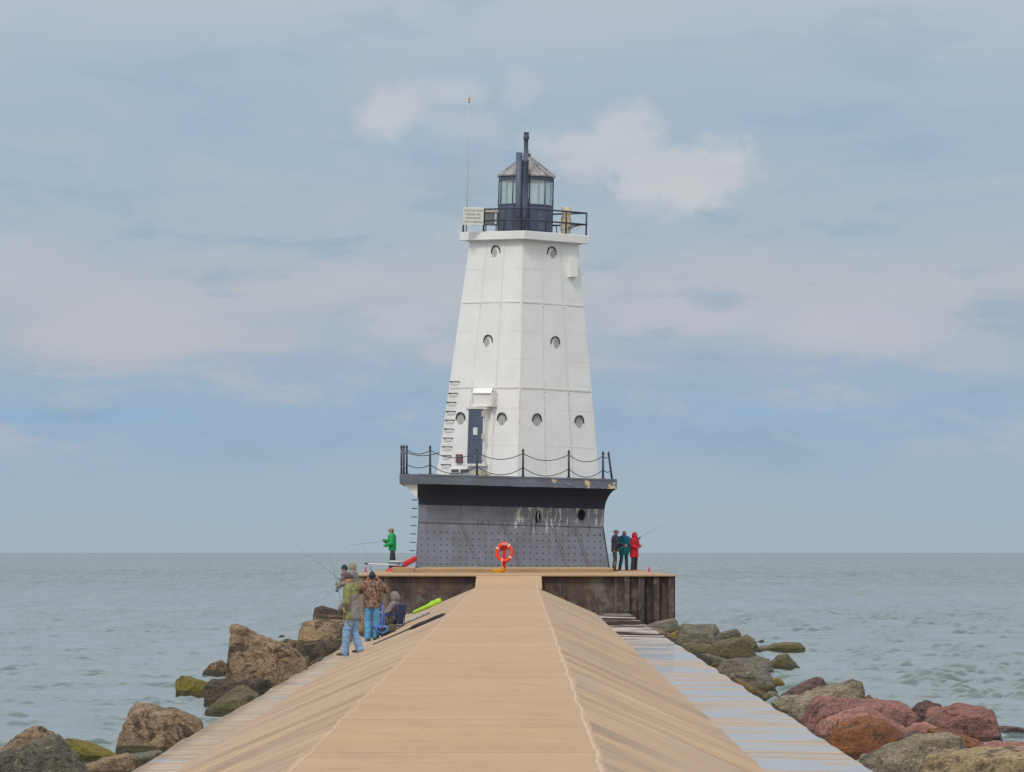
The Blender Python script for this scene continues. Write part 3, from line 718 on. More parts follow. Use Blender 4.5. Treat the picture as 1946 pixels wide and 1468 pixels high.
ROCKS = [
 # left flank
 ([(-12, 1440), (30, 1424), (95, 1401), (106, 1403), (130, 1430), (172, 1480), (-14, 1490)], 163, 'grey', 'grey lichen covered boulder with a sloping face at the lower left corner', None),
 ([(-6, 1436), (20, 1410), (55, 1387), (75, 1385), (97, 1399), (95, 1440), (0, 1470)], 158, 'tan', 'bare tan boulder peak rising behind the grey lichen boulder', .8),
 ([(112, 1412), (130, 1404), (165, 1411), (202, 1426), (223, 1439), (200, 1447), (165, 1452), (125, 1450)], 155, 'moss', 'low yellow green mossy boulder between two larger ones', None),
 ([(160, 1458), (200, 1441), (245, 1434), (257, 1445), (252, 1478), (165, 1482)], 166, 'tan', 'flat topped brown stone against the ledge corner', None),
 ([(227, 1431), (235, 1385), (245, 1355), (258, 1337), (272, 1340), (300, 1351), (345, 1357), (378, 1371), (382, 1384), (345, 1412), (300, 1428)], 148, 'tan', 'tan and dark split boulder with moss at its foot', 1.3),
 ([(308, 1356), (318, 1346), (332, 1347), (350, 1356), (372, 1366), (340, 1376)], 144, 'olive', 'dull olive hump of stone just behind the tan split boulder', .6),
 ([(236, 1437), (300, 1428), (308, 1436), (285, 1450), (252, 1458)], 153, 'slate', 'pale wet slab lying at the foot of the tan split boulder', .6),
 ([(335, 1296), (345, 1286), (360, 1287), (385, 1298), (395, 1300), (393, 1322), (345, 1323), (338, 1312)], 106.5, 'moss', 'small yellow green boulder alone in the shallow water', None),
 ([(389, 1342), (391, 1306), (402, 1294), (440, 1292), (453, 1300), (452, 1322), (430, 1342)], 112, 'dark', 'dark grooved block beside the yellow green boulder', None),
 ([(392, 1352), (410, 1335), (450, 1306), (462, 1304), (489, 1322), (470, 1342), (440, 1356), (400, 1358)], 119, 'olive', 'olive brown boulder with a ridge next to the ledge', None),
 ([(432, 1297), (437, 1250), (441, 1196), (449, 1193), (470, 1198), (560, 1240), (576, 1256), (577, 1276), (548, 1302), (500, 1318), (470, 1314), (440, 1306)], 97, 'tan', 'largest tan block, tall wedge with a deep crack', 1.0),
 ([(450, 1328), (453, 1297), (480, 1292), (510, 1293), (517, 1310), (490, 1328)], 106, 'dark', 'dark broken stone wedged under the tall cracked block', None),
 ([(386, 1279), (400, 1263), (420, 1256), (428, 1261), (434, 1271), (433, 1282)], 90, 'tand', 'small pointed brown rock in the water behind the tall block', None),
 ([(528, 1212), (533, 1208), (538, 1207), (543, 1212)], 63, 'dark', 'tiny dark rock tip far out in the water', None),
 ([(567, 1223), (572, 1200), (578, 1184), (600, 1178), (650, 1180), (676, 1195), (670, 1214), (620, 1224)], 67, 'tan', 'broad tan boulder with orange patches behind the olive jacketed angler', 1.2),
 ([(597, 1169), (600, 1157), (612, 1153), (640, 1160), (652, 1164), (662, 1172), (640, 1180), (600, 1180)], 61.5, 'dark', 'dark brown boulder topmost in the far pile', 1.0),
 ([(595, 1182), (600, 1169), (640, 1170), (668, 1178), (670, 1190), (610, 1192)], 64, 'tand', 'brown slab between the topmost dark boulder and the broad tan one', .9),
 ([(526, 1223), (545, 1217), (562, 1217), (571, 1222), (577, 1241), (560, 1248), (540, 1238)], 75, 'tand', 'low brown rock sloping into the water behind the tall block', None),
 ([(563, 1246), (570, 1227), (610, 1220), (635, 1222), (643, 1230), (625, 1246), (595, 1259), (575, 1258)], 80, 'dark', 'low dark rock with a tan scar by the ledge', None),
 ([(574, 1264), (577, 1250), (584, 1247), (589, 1256), (587, 1270), (576, 1272)], 88, 'olive', 'small rounded stone squeezed between tall block and ledge', None),
 ([(678, 1206), (681, 1176), (690, 1163), (699, 1168), (700, 1192), (688, 1208)], 72, 'tan', 'tan stone seen between the two standing anglers', .6),
 ([(630, 1180), (640, 1172), (705, 1172), (720, 1182)], 57, 'tand', 'flat brown rock under the two far anglers', 2.0),
 # right flank
 ([(1195, 1186), (1200, 1174), (1208, 1171), (1214, 1173), (1222, 1188), (1205, 1192)], 55.3, 'tan', 'small tan stone at the corner of the steel pile wall', None),
 ([(1224, 1193), (1250, 1182), (1282, 1175), (1286, 1190), (1294, 1199), (1270, 1206), (1250, 1203)], 58, 'slate', 'pale grey slab tilted against the steel pile wall', 1.0),
 ([(1224, 1195), (1250, 1196), (1272, 1205), (1262, 1212), (1235, 1203)], 61, 'tan', 'thin tan stone lying between pale slab and ledge', .7),
 ([(1261, 1212), (1280, 1202), (1293, 1198), (1295, 1209), (1286, 1221), (1268, 1218)], 63.5, 'ochre', 'ochre wedge shaped stone before the grey square block', None),
 ([(1287, 1220), (1293, 1204), (1298, 1189), (1356, 1188.5), (1366, 1200), (1367, 1222), (1350, 1229), (1300, 1229)], 66.5, 'slate', 'grey flat topped square block near the steel wall', 1.0),
 ([(1360, 1217), (1368, 1204), (1398, 1196), (1405, 1202), (1409, 1218)], 64, 'slate', 'grey stone peeping out behind the square block', None),
 ([(1288, 1224), (1310, 1223), (1352, 1226), (1356, 1242), (1330, 1247), (1310, 1243)], 71, 'olive', 'dark mossy stone under the square block', None),
 ([(1349, 1243), (1356, 1225), (1375, 1218), (1410, 1213), (1425, 1224), (1435, 1247), (1400, 1253), (1365, 1250)], 75.5, 'olive', 'rounded olive boulder leaning beside the square block', 1.1),
 ([(1317, 1245), (1345, 1243), (1379, 1254), (1370, 1265), (1345, 1264)], 77.5, 'slate', 'low pale stone washed by water beside the ledge', .7),
 ([(1437, 1223), (1443, 1218), (1450, 1216), (1455, 1223)], 67.5, 'slate', 'tiny grey rock tip in the water past the olive boulder', None),
 ([(1445, 1238), (1470, 1225), (1490, 1222), (1500, 1228), (1518, 1222), (1528, 1231), (1528, 1240), (1480, 1240)], 73.5, 'olive', 'long low olive rock out in the water', .8),
 ([(1430, 1235), (1445, 1229), (1462, 1227), (1470, 1235), (1455, 1240)], 72.5, 'slate', 'flat wet rock breaking the surface beside the long olive rock', .5),
 ([(1457, 1267), (1480, 1246), (1496, 1243), (1505, 1255), (1519, 1269), (1470, 1272)], 85, 'olive', 'pointed olive rock standing clear in the water', None),
 ([(1349, 1268), (1356, 1261), (1368, 1261), (1369, 1277), (1358, 1276)], 82, 'ochre', 'small ochre stone beside the layered grey boulder', None),
 ([(1384, 1256), (1395, 1248), (1430, 1248), (1452, 1251), (1459, 1259), (1461, 1280), (1400, 1280)], 87, 'dark', 'dark back edge stone behind the layered grey boulder', .6),
 ([(1365, 1277), (1372, 1262), (1400, 1256), (1430, 1258), (1452, 1268), (1466, 1290), (1473, 1317), (1455, 1325), (1420, 1308), (1380, 1288)], 95, 'slate', 'big layered grey boulder with mossy bands', 1.2),
 ([(1466, 1308), (1470, 1291), (1480, 1288), (1490, 1298), (1498, 1309)], 100, 'ochre', 'small ochre rock in the water beyond the layered boulder', None),
 ([(1450, 1326), (1462, 1315), (1474, 1316), (1483, 1328), (1478, 1336), (1462, 1336)], 110, 'slate', 'small grey stone between layered boulder and dark red rocks', None),
 ([(1477, 1330), (1500, 1315), (1540, 1292), (1552, 1288), (1562, 1291), (1571, 1306), (1545, 1326), (1500, 1336)], 112, 'mauve', 'dark mauve boulder sloping down towards the ledge', 1.0),
 ([(1468, 1336), (1490, 1324), (1526, 1325), (1520, 1350), (1502, 1362)], 119, 'bark', 'dark stone with yellow flecks beside the ledge', .8),
 ([(1503, 1350), (1515, 1328), (1560, 1310), (1610, 1300), (1625, 1296), (1637, 1301), (1640, 1336), (1600, 1350), (1560, 1356), (1530, 1380), (1508, 1374)], 122, 'bark', 'long yellow grey streaked boulder with a blunt dark end', 1.1),
 ([(1528, 1374), (1545, 1341), (1560, 1327), (1590, 1328), (1700, 1335), (1716, 1340), (1746, 1373), (1720, 1390), (1650, 1398), (1570, 1396), (1540, 1390)], 129, 'red', 'wide dusky red boulder with a long flat back', 1.5),
 ([(1552, 1398), (1565, 1372), (1600, 1358), (1635, 1345), (1643, 1344), (1720, 1386), (1700, 1402), (1650, 1409), (1580, 1410)], 137, 'pink', 'pink boulder with a sharp ridge before the dusky red one', 1.1),
 ([(1579, 1408), (1600, 1378), (1650, 1364), (1680, 1371), (1716, 1396), (1690, 1414), (1650, 1444), (1620, 1436), (1595, 1420)], 146, 'rust', 'rust orange boulder resting against the ledge', 1.1),
 ([(1730, 1354), (1745, 1336), (1762, 1333), (1788, 1341), (1785, 1362), (1745, 1374), (1734, 1368)], 128, 'mauve', 'dark mauve rock at the edge of the red outcrop', None),
 ([(1752, 1367), (1762, 1345), (1785, 1342), (1797, 1350), (1775, 1374)], 132, 'pink', 'pale pink stone between mauve rock and dark red block', .6),
 ([(1756, 1378), (1776, 1362), (1800, 1346), (1825, 1341), (1870, 1348), (1881, 1352), (1893, 1380), (1897, 1404), (1870, 1411), (1800, 1398), (1762, 1388)], 140, 'red', 'big dark red block out beside the open water', 1.2),
 ([(1704, 1402), (1740, 1378), (1760, 1374), (1776, 1384), (1806, 1399), (1780, 1411), (1720, 1413)], 150, 'pink', 'smooth salmon boulder behind the grey streaked one', 1.0),
 ([(1768, 1388), (1800, 1390), (1860, 1409), (1882, 1426), (1830, 1432), (1790, 1418)], 151, 'rust', 'low rusty red boulder sloping to the water', 1.0),
 ([(1850, 1427), (1890, 1411), (1946, 1413), (1985, 1430), (1900, 1442)], 154, 'pink', 'low salmon boulder at the picture edge behind the cream one', 1.0),
 ([(1893, 1390), (1900, 1381), (1930, 1382), (1952, 1386), (1942, 1396), (1900, 1397)], 135, 'mauve', 'low dark rock awash past the dark red block', .5),
 ([(1649, 1438), (1660, 1412), (1700, 1404), (1750, 1397), (1772, 1402), (1745, 1424), (1690, 1440)], 160, 'cream', 'yellow tan boulder topped with lichen behind the streaked grey one', .9),
 ([(1644, 1442), (1690, 1421), (1745, 1401), (1800, 1398), (1822, 1405), (1831, 1426), (1800, 1442), (1770, 1456), (1760, 1485), (1700, 1474), (1675, 1456)], 166, 'bark', 'grey and yellow streaked boulder by the lower end of the ledge', 1.1),
 ([(1756, 1458), (1770, 1440), (1820, 1430), (1930, 1424), (2010, 1422), (2010, 1510), (1757, 1510)], 174, 'cream', 'big flat topped cream boulder with dark weathering in the lower right corner', 1.4),
 ([(1240, 1203), (1262, 1206), (1280, 1216), (1290, 1226), (1268, 1224), (1250, 1212)], 64, 'dark', 'dark wet stone low against the ledge near the ochre wedge', .8),
 ([(1305, 1240), (1330, 1243), (1352, 1252), (1368, 1266), (1350, 1268), (1325, 1254)], 80, 'dark', 'dark wet stone low against the ledge under the mossy one', .8),
 ([(1398, 1290), (1425, 1303), (1452, 1318), (1462, 1330), (1440, 1328), (1410, 1308)], 102, 'ochre', 'ochre wet stone squeezed between layered boulder and ledge', .8),
 ([(1418, 1256), (1440, 1248), (1462, 1254), (1470, 1280), (1450, 1284)], 86, 'slate', 'grey stone standing behind the layered grey boulder', .7),
 ([(1405, 1214), (1420, 1208), (1434, 1216), (1444, 1238), (1425, 1242)], 70, 'olive', 'olive stone leaning behind the rounded olive boulder', .7),
 ([(1640, 1330), (1652, 1322), (1664, 1332), (1662, 1345), (1642, 1346)], 119, 'rust', 'small orange stone beside the blunt dark end of the streaked boulder', .5),
 ([(1640, 1420), (1660, 1404), (1700, 1396), (1745, 1390), (1750, 1420), (1680, 1440)], 152, 'mauve', 'dark stone filling the gap behind the lichen topped boulder', .8),
 ([(520, 1312), (540, 1296), (566, 1284), (580, 1280), (576, 1296), (545, 1316)], 100, 'tand', 'brown rubble stone between the tall cracked block and the ledge', .8),
 ([(588, 1262), (604, 1252), (628, 1244), (640, 1240), (632, 1252), (600, 1270)], 84, 'dark', 'dark wet stone against the ledge beside the tan scarred rock', .7),
]
for i, (poly, s, m_, lab, dp) in enumerate(ROCKS):
    rock(poly, s, m_, lab, dp, seed=i*13+5)

# ================================================================ LIGHTHOUSE
YT = F/43.5
T0 = P(985, 1084, 43.5)
TH = R(1.5)
lh = empty('lighthouse', T0); lh.rotation_euler = (0, TH, 0)
tag(lh, 'white pyramidal steel lighthouse on dark riveted base, leaning slightly', 'lighthouse')
ROT = Matrix.Rotation(TH, 3, 'Y'); RI = ROT.inverted()
def Lc(px, py, yl=0.0):
    s = F/(YT+yl)
    return RI @ (P(px, py, s)-T0)
CAM = RI @ (Vector((0, 0, E))-T0)
def hit(px, py, p0, n):
    d = Lc(px, py, 0)-CAM
    t = (p0-CAM).dot(n)/d.dot(n)
    return CAM+d*t

def tower_white():
    m, n, b = newmat('tower_white_paint')
    co = n.coord(); x, y, z = n.sep(co)
    f = n.noise(co, .8, 5, .6)
    col = n.mix(n.rng(f, .3, .7), (.755, .745, .725, 1), (.82, .81, .795, 1))
    st = n.noise(n.scale(co, (5, 5, .35)), 1.6, 6, .7)
    col = n.mix(n.math('MULTIPLY', n.rng(st, .56, .74), n.rng(z, 13, 4, .12, .42)), col, (.60, .54, .45, 1))
    rs = n.noise(n.scale(co, (6, 6, .5)), 3.0, 6, .75)
    col = n.mix(n.math('MULTIPLY', n.rng(rs, .68, .76), n.rng(z, 9.5, 5, 0, .5)), col, (.45, .25, .12, 1))
    n.put(b.inputs['Base Color'], col); b.inputs['Roughness'].default_value = .5
    n.put(b.inputs['Normal'], n.bump(n.noise(co, 1.8, 4), .25, .05))
    return m
white = tower_white()
def rusty():
    m, n, b = newmat('rust_streaked_white')
    co = n.coord(); z = n.sep(co)[2]
    f = n.noise(n.scale(co, (4, 4, 1.2)), 3.0, 6, .7)
    col = n.mix(n.math('MULTIPLY', n.rng(f, .45, .62), n.rng(z, 11, 6, .04, .55)), (.72, .715, .69, 1), (.52, .36, .23, 1))
    n.put(b.inputs['Base Color'], col); b.inputs['Roughness'].default_value = .6
    return m
rustw = rusty()
seam_m = mk('seam_white', (.735, .73, .71, 1), .55, .05)
def slate_paint(name, c, peel=False, patches=False):
    m, n, b = newmat(name)
    co = n.coord(); x, y, z = n.sep(co)
    f = n.noise(co, 1.1, 6, .65)
    col = n.mix(n.rng(f, .32, .68), tuple(v*.82 for v in c[:3])+(1,), tuple(v*1.14 for v in c[:3])+(1,))
    fn = n.noise(n.scale(co, (1, 1, .35)), 9, 5, .7)
    col = n.mix(n.rng(fn, .55, .75, 0, .25), col, tuple(v*.55 for v in c[:3])+(1,))
    if peel:
        k = n.noise(n.scale(co, (2.4, 1, .33)), 2.6, 6, .7)
        reg = n.math('MULTIPLY', n.rng(x, -.9, -.2), n.rng(z, .9, 2.2))
        reg = n.math('MULTIPLY', reg, n.rng(z, 2.92, 2.72))
        pk = n.rng(n.math('ADD', k, n.math('MULTIPLY', n.math('SUBTRACT', reg, 1.0), .25)),   .548, .58)
        col = n.mix(n.math('MULTIPLY', pk, .9), col, (.58, .56, .50, 1))
        dk = n.noise(n.scale(co, (3, 1, .4)), 2.0, 5, .6)
        col = n.mix(n.math('MULTIPLY', n.rng(dk, .5, .66), n.math('MULTIPLY', n.rng(z, 1.3, 2.0), n.rng(z, 2.15, 2.05, 0, .6))), col, (.05, .05, .06, 1))
    if patches:
        k = n.noise(co, 1.25, 5, .7)
        col = n.mix(n.math('MULTIPLY', n.rng(k, .585, .605), n.rng(x, .0, 1.0)), col, (.55, .44, .27, 1))
        col = n.mix(n.rng(n.noise(co, 7, 4, .7), .66, .70), col, (.48, .42, .32, 1))
    n.put(b.inputs['Base Color'], col); b.inputs['Roughness'].default_value = .5; b.inputs['Specular IOR Level'].default_value = .4
    n.put(b.inputs['Normal'], n.bump(f, .2, .05))
    return m
slate = slate_paint('slate_paint', (.168, .182, .220, 1), peel=True)
navy = slate_paint('navy_cove', (.024, .034, .060, 1))  # cove rings: darker and bluer than the base plates below
fasc = slate_paint('fascia_paint', (.125, .145, .18, 1), patches=True)
lant_m = slate_paint('lantern_paint', (.095, .115, .165, 1))
rivet_m = mk('rivet_dark', (.05, .052, .065, 1), .6, .1)

def rivet(bm, p, n, r, mi=0, h=None):
    n = Vector(n).normalized(); a = n.cross(Vector((.31, .2, .9))).normalized(); b = n.cross(a)
    p = Vector(p); h = h or r*.6
    ring = [bm.verts.new(p-n*.004+a*r*math.cos(2*math.pi*i/6)+b*r*math.sin(2*math.pi*i/6)) for i in range(6)]
    r2 = [bm.verts.new(p+n*h+a*r*.55*math.cos(2*math.pi*i/6)+b*r*.55*math.sin(2*math.pi*i/6)) for i in range(6)]
    for i in range(6): bm.faces.new((ring[i], ring[(i+1) % 6], r2[(i+1) % 6], r2[i])).material_index = mi
    bm.faces.new(r2).material_index = mi

# ---- base: stacked rings of (left, right, front y, back y)
bm = bmesh.new()
lev = [(789, 1160, 1086, 1086, -4.0, 4.0), (789, 1159.5, 1081, 1084.5, -4.0, 4.0), (794.5, 1147, 992, 1001.5, -3.75, 3.75), (795, 1149, 960, 968.5, -3.75, 3.75)]
cov = [(795, 1150, 953, 961, -3.78), (795, 1152, 945, 953.5, -3.86), (795, 1156, 936, 945, -4.02), (795, 1161.5, 928, 937, -4.26), (795, 1169, 920, 929.5, -4.62)]
rings = []
for (xl, xr, yl_, yr_, yf, yb) in lev+[(a, b_, c, d, e, -e) for a, b_, c, d, e in cov]:
    fl, fr = Lc(xl, yl_, yf), Lc(xr, yr_, yf)
    rings.append([bm.verts.new(v) for v in (fl, fr, Vector((fr.x, yb, fr.z)), Vector((fl.x, yb, fl.z)))])
for k_, (a, b_) in enumerate(zip(rings, rings[1:])):
    for i in range(4):
        f = bm.faces.new((a[i], a[(i+1) % 4], b_[(i+1) % 4], b_[i]))
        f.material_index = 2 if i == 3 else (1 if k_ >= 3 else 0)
bm.faces.new(rings[0][::-1]); bm.faces.new(rings[-1])
# slanted plate laps, horizontal lap, bolted edges: part of the plating
def strip(bm, p, q, n, w, h, mi=0):
    p, q, n = Vector(p), Vector(q), Vector(n).normalized(); d = (q-p); t = d.cross(n).normalized()
    obox(bm, (p+q)/2+n*(h/2-.002), d/2, t*w/2, n*h/2, mi)
def on_low(px, py):   # lower skirt plane
    p0 = Lc(789, 1081, -4.0); q0 = Lc(794.5, 992, -3.75); r0 = Lc(1159.5, 1084.5, -4.0)
    n = (r0-p0).cross(q0-p0).normalized(); n = n if n.y < 0 else -n
    return hit(px, py, p0, n), n
def on_band(px, py):
    p0 = Lc(795, 980, -3.75); return hit(px, py, p0, Vector((0, -1, 0))), Vector((0, -1, 0))
for (xa, ya, xb, yb) in ((875, 995, 913, 1079), (957, 997, 991, 1081), (1049, 999, 1080, 1082), (1092, 1000, 1121, 1083)):
    p, n = on_low(xa, ya); q, n = on_low(xb, yb); strip(bm, p, q, n, .05, .015); strip(bm, p-Vector((.035, 0, 0)), q-Vector((.035, 0, 0)), n, .03, .012, 3)
    for i in range(26):
        t = (i+.5)/26; rivet(bm, p.lerp(q, t)+Vector((.07, 0, 0)), n, .017, 3)
for (xa, ya, xb, yb) in ((875, 962, 875, 993), (956, 963, 957, 995), (1048, 965, 1050, 998), (1092, 966, 1093, 998)):
    p, n = on_band(xa, ya); q, n = on_band(xb, yb); strip(bm, p, q, n, .05, .03)
p, n = on_band(796, 990.5); q, n = on_band(1147, 1000); strip(bm, p, q, n, .10, .05)
p, n = on_band(796, 961); q, n = on_band(1149, 969.5); strip(bm, p, q, n, .06, .03)
random.seed(5)
for r_ in range(6):
    for c_ in range(29):
        x = 801+c_*12.15+random.uniform(-.4, .4)
        y = 1011+r_*12.1+(x-800)*.019
        if x > 1150-(5-r_)*.5: continue
        p, n = on_low(x, y); rivet(bm, p, n, .033, 3)
for c_ in range(75):
    x = 793+c_*4.9; p, n = on_low(x, 1078.5+(x-793)*.0085); rivet(bm, p, n, .028, 3)
for r_ in range(3):
    for c_ in range(29):
        x = 802+c_*12.1; y = (968, 976, 985)[r_]+(x-800)*.024
        if r_ == 1: continue
        p, n = on_band(x, y); rivet(bm, p, n, .022, 3)
for i in range(20):
    p, n = on_low(1146.2+i*.62, 1004+i*4); rivet(bm, p, n, .04, 3, .05)
    p, n = on_low(794.5-i*.23, 995+i*4.3); rivet(bm, p+Vector((.04, 0, 0)), n, .02, 3)
obj('base', bm, [slate, navy, white, rivet_m], lh)
# base openings
for (px, py, rx, rz) in ((1105, 979, .16, .24), (1022, 984, .12, .27)):
    p, n = on_band(px, py)
    bm = bmesh.new()
    loft(bm, [(p+Vector((0, -.03, 0)), (rx+.04, 0, 0), (0, 0, rz+.04)), (p+Vector((0, .02, 0)), (rx+.04, 0, 0), (0, 0, rz+.04))], 24)
    fr = obj('port_frame', bm, fasc, lh)
    bm = bmesh.new()
    loft(bm, [(p+Vector((0, -.036, 0)), (rx, 0, 0), (0, 0, rz)), (p+Vector((0, .0, 0)), (rx, 0, 0), (0, 0, rz))], 24)
    obj('opening', bm, mk('black_void', (.006, .006, .008, 1), .9, .05), fr)
p, n = on_band(1022, 984)
bm = bmesh.new()
tube(bm, [p+Vector((.03, -.05, .25)), p+Vector((.0, -.1, .1)), p+Vector((.05, -.05, -.22))], .03, 8)
obj('port_lever', bm, mk('weathered_bar', (.35, .35, .33, 1), .6), lh, True)

# ---- deck with fascia
bm = bmesh.new()
A = Lc(795, 910, -4.75); B = Lc(1172.5, 919, -4.75)
zt0 = Lc(795, 901, -4.75).z; zt = (Lc(795, 901, -4.75).z+Lc(1172, 911.6, -4.75).z)/2; zb = (Lc(795, 920, -4.75).z+Lc(1172, 929, -4.75).z)/2
xl = Lc(759.5, 900, -4.2).x
poly = [(A.x, -4.75), (B.x, -4.75), (B.x, 4.75), (xl, 4.75), (xl, -4.2), (A.x, -4.2)]
lo = [bm.verts.new((x, y, zb)) for x, y in poly]; hi = [bm.verts.new((x, y, zt)) for x, y in poly]
bm.faces.new(lo[::-1]); bm.faces.new(hi)
for i in range(6): bm.faces.new((lo[i], lo[(i+1) % 6], hi[(i+1) % 6], hi[i]))
# fascia ragged angle iron along the lower edge
random.seed(9)
x = A.x
while x < B.x-.1:
    w = random.uniform(.3, .9); w = min(w, B.x-x)
    box(bm, x, x+w-.01, -4.775, -4.74, zb-.02*random.random(), zb+.07+.02*random.random(), 0); x += w
box(bm, A.x-.02, B.x, -4.77, -4.5, zt-.06, zt+.012, 0)
obj('deck', bm, fasc, lh)
bm = bmesh.new()
zbl = zb-.002
for_l = [(Lc(767, 917, -4.1).x, zbl), (Lc(793.5, 917, -4.1).x, zbl), (Lc(793, 948, -4.1).x, Lc(793, 948, -4.1).z)]
a = [bm.verts.new((x_, -4.0, z_)) for x_, z_ in for_l]; b_ = [bm.verts.new((x_, 4.0, z_)) for x_, z_ in for_l]
bm.faces.new(a); bm.faces.new(b_[::-1])
for i in range(3): bm.faces.new((a[i], a[(i+1) % 3], b_[(i+1) % 3], b_[i]))
obj('bracket', bm, white, lh)
# rungs on the base side
for k_, y in enumerate((950.5, 967, 983, 999, 1015, 1031, 1047)):
    p = Lc(788.5-k_*.75, y, -3.2)
    bm = bmesh.new(); tube(bm, [p+Vector((.12, -.2, 0)), p+Vector((-.10, -.2, 0)), p+Vector((-.10, .2, 0)), p+Vector((.12, .2, 0))], .022, 6); obj('rung', bm, dark_metal, lh, True)

# ---- deck rail
def railpost(px, ybase, ytop, yl, pxt=None):
    b0 = Lc(px, ybase, yl); b0.z = zt; t0 = Lc(pxt or px, ytop, yl)
    bm = bmesh.new(); tube(bm, [b0-UP*.02, t0], .045, 8); tube(bm, [b0, b0+UP*.04], .09, 8)
    tube(bm, [t0-UP*.02, t0+UP*.03, t0+UP*.06, t0+UP*.13], [.055, .055, .03, .005], 8)
    obj('railing_post', bm, dark_metal, lh, True)
    return b0, t0
posts = [railpost(763, 899, 850, 3.6), railpost(767.5, 900, 850, .2), railpost(773, 900, 850, -3.9), railpost(817.5, 901, 851, -4.6), railpost(906.5, 904, 855, -4.6), railpost(994, 907, 857, -4.6),
         railpost(1081, 908.5, 859.5, -4.6), railpost(1146, 910.5, 862, -4.6), railpost(1163.5, 911, 863, -2.0, 1156.5)]
def chain(p, q, sag):
    N = 14; pts = []
    for i in range(N+1):
        t = i/N; v = p.lerp(q, t); v.z -= sag*4*t*(1-t); v.z = max(v.z, zt+.02); pts.append(v)
    bm = bmesh.new(); tube(bm, pts, .020, 6); obj('chain', bm, dark_metal, lh, True)
for i in range(len(posts)-1):
    (b0, t0), (b1, t1) = posts[i], posts[i+1]
    for fr_, sg in ((.90, .17 if i < 3 else .28), (.36, .14 if i < 3 else .34)):
        chain(b0.lerp(t0, fr_), b1.lerp(t1, fr_), sg if i < 7 else .08)
bb = Vector((Lc(835, 880, 4.6).x, 4.6, zt))
chain(posts[0][0].lerp(posts[0][1], .9), bb+UP*1.15, .2)

# ---- shaft
K = .8
cB = Lc(985, 905, 0); cT = Lc(996, 458, 0)
rB = (Lc(1140, 909, 0)-Lc(829, 900, 0)).length/2; rT = (Lc(1099, 463, 0)-Lc(893.5, 457, 0)).length/2
xB = (Lc(1140, 909, 0).x+Lc(829, 900, 0).x)/2; xT = (Lc(1099, 463, 0).x+Lc(893.5, 457, 0).x)/2
zB = zt-.05; zT = cT.z-.0
# front ridge is a little off centre in the photograph
fB = Lc(985, 905, -rB*K).x; fT = Lc(993, 458, -rT*K).x
def ringat(t, grow=0.0):
    z = zB+(zT-zB)*t; r = rB+(rT-rB)*t+grow; x = xB+(xT-xB)*t; f = fB+(fT-fB)*t
    return [Vector((x-r, 0, z)), Vector((f, -r*K, z)), Vector((x+r, 0, z)), Vector((f, r*K, z))]
bm = bmesh.new()
r0 = [bm.verts.new(v) for v in ringat(0)]; r1 = [bm.verts.new(v) for v in ringat(1.0)]
for i in range(4): bm.faces.new((r0[i], r0[(i+1) % 4], r1[(i+1) % 4], r1[i]))
bm.faces.new(r0[::-1]); bm.faces.new(r1)
c0_, c1_ = ringat(0), ringat(1)
def face_n(i):
    n = (c0_[(i+1) % 4]-c0_[i]).cross(c1_[i]-c0_[i]).normalized()
    return n if n.dot((c0_[i]+c0_[(i+1) % 4])/2-Vector((xB, 0, zB))) > 0 else -n
NL, NR = face_n(0), face_n(1)
def fp(i, u, t):
    r = ringat(t); return r[i].lerp(r[(i+1) % 4], u)
tz_ = lambda py: max(0, min(1, (Lc(985, py, -rB*K*.8).z-zB)/(zT-zB)))
# rivets along the corners (same plating, part of the shaft)
for i, n in ((0, NL), (1, NR)):
    for k_ in range(76):
        t = (k_+.5)/76
        wf = .17/(2*(rB+(rT-rB)*t)*.9)
        for u in (wf*.8, wf*1.35, 1-wf*.55, 1-wf*1.25):
            rivet(bm, fp(i, u, t if u > .5 else min(.995, t+.004)), n, .020, 1)
obj('shaft', bm, [white, seam_m], lh)
# plate seams and ring bands
bm = bmesh.new()
for i, n in ((0, NL), (1, NR)):
    for u in (1/3, 2/3):
        ts = [0, tz_(737), tz_(573), .995]
        for a, b_ in zip(ts, ts[1:]):
            strip(bm, fp(i, u, a+.001), fp(i, u, b_-.001), n, .085, .016, 1)
    for py, w, h, mi in ((509, .03, .010, 0), (628, .03, .010, 0), (681, .03, .010, 0), (776, .03, .010, 0), (846, .03, .010, 0), (573, .075, .028, 0), (737, .08, .03, 1)):
        t = tz_(py); strip(bm, fp(i, .02, t), fp(i, .98, t), n, w, h, mi)
    for u in (.004, .996):
        strip(bm, fp(i, u, .002), fp(i, u, tz_(737)), n, .03, .012, 1)
    for u in (1/3, 2/3):
        for k_ in range(40):
            rivet(bm, fp(i, u, .01+tz_(760)*k_/40), n, .022, 1, .02)
        for py in (573, 737):
            t = tz_(py+5); rivet(bm, fp(i, u, t), n, .05, 1, .05)
obj('plate_seam', bm, [seam_m, rustw], lh)
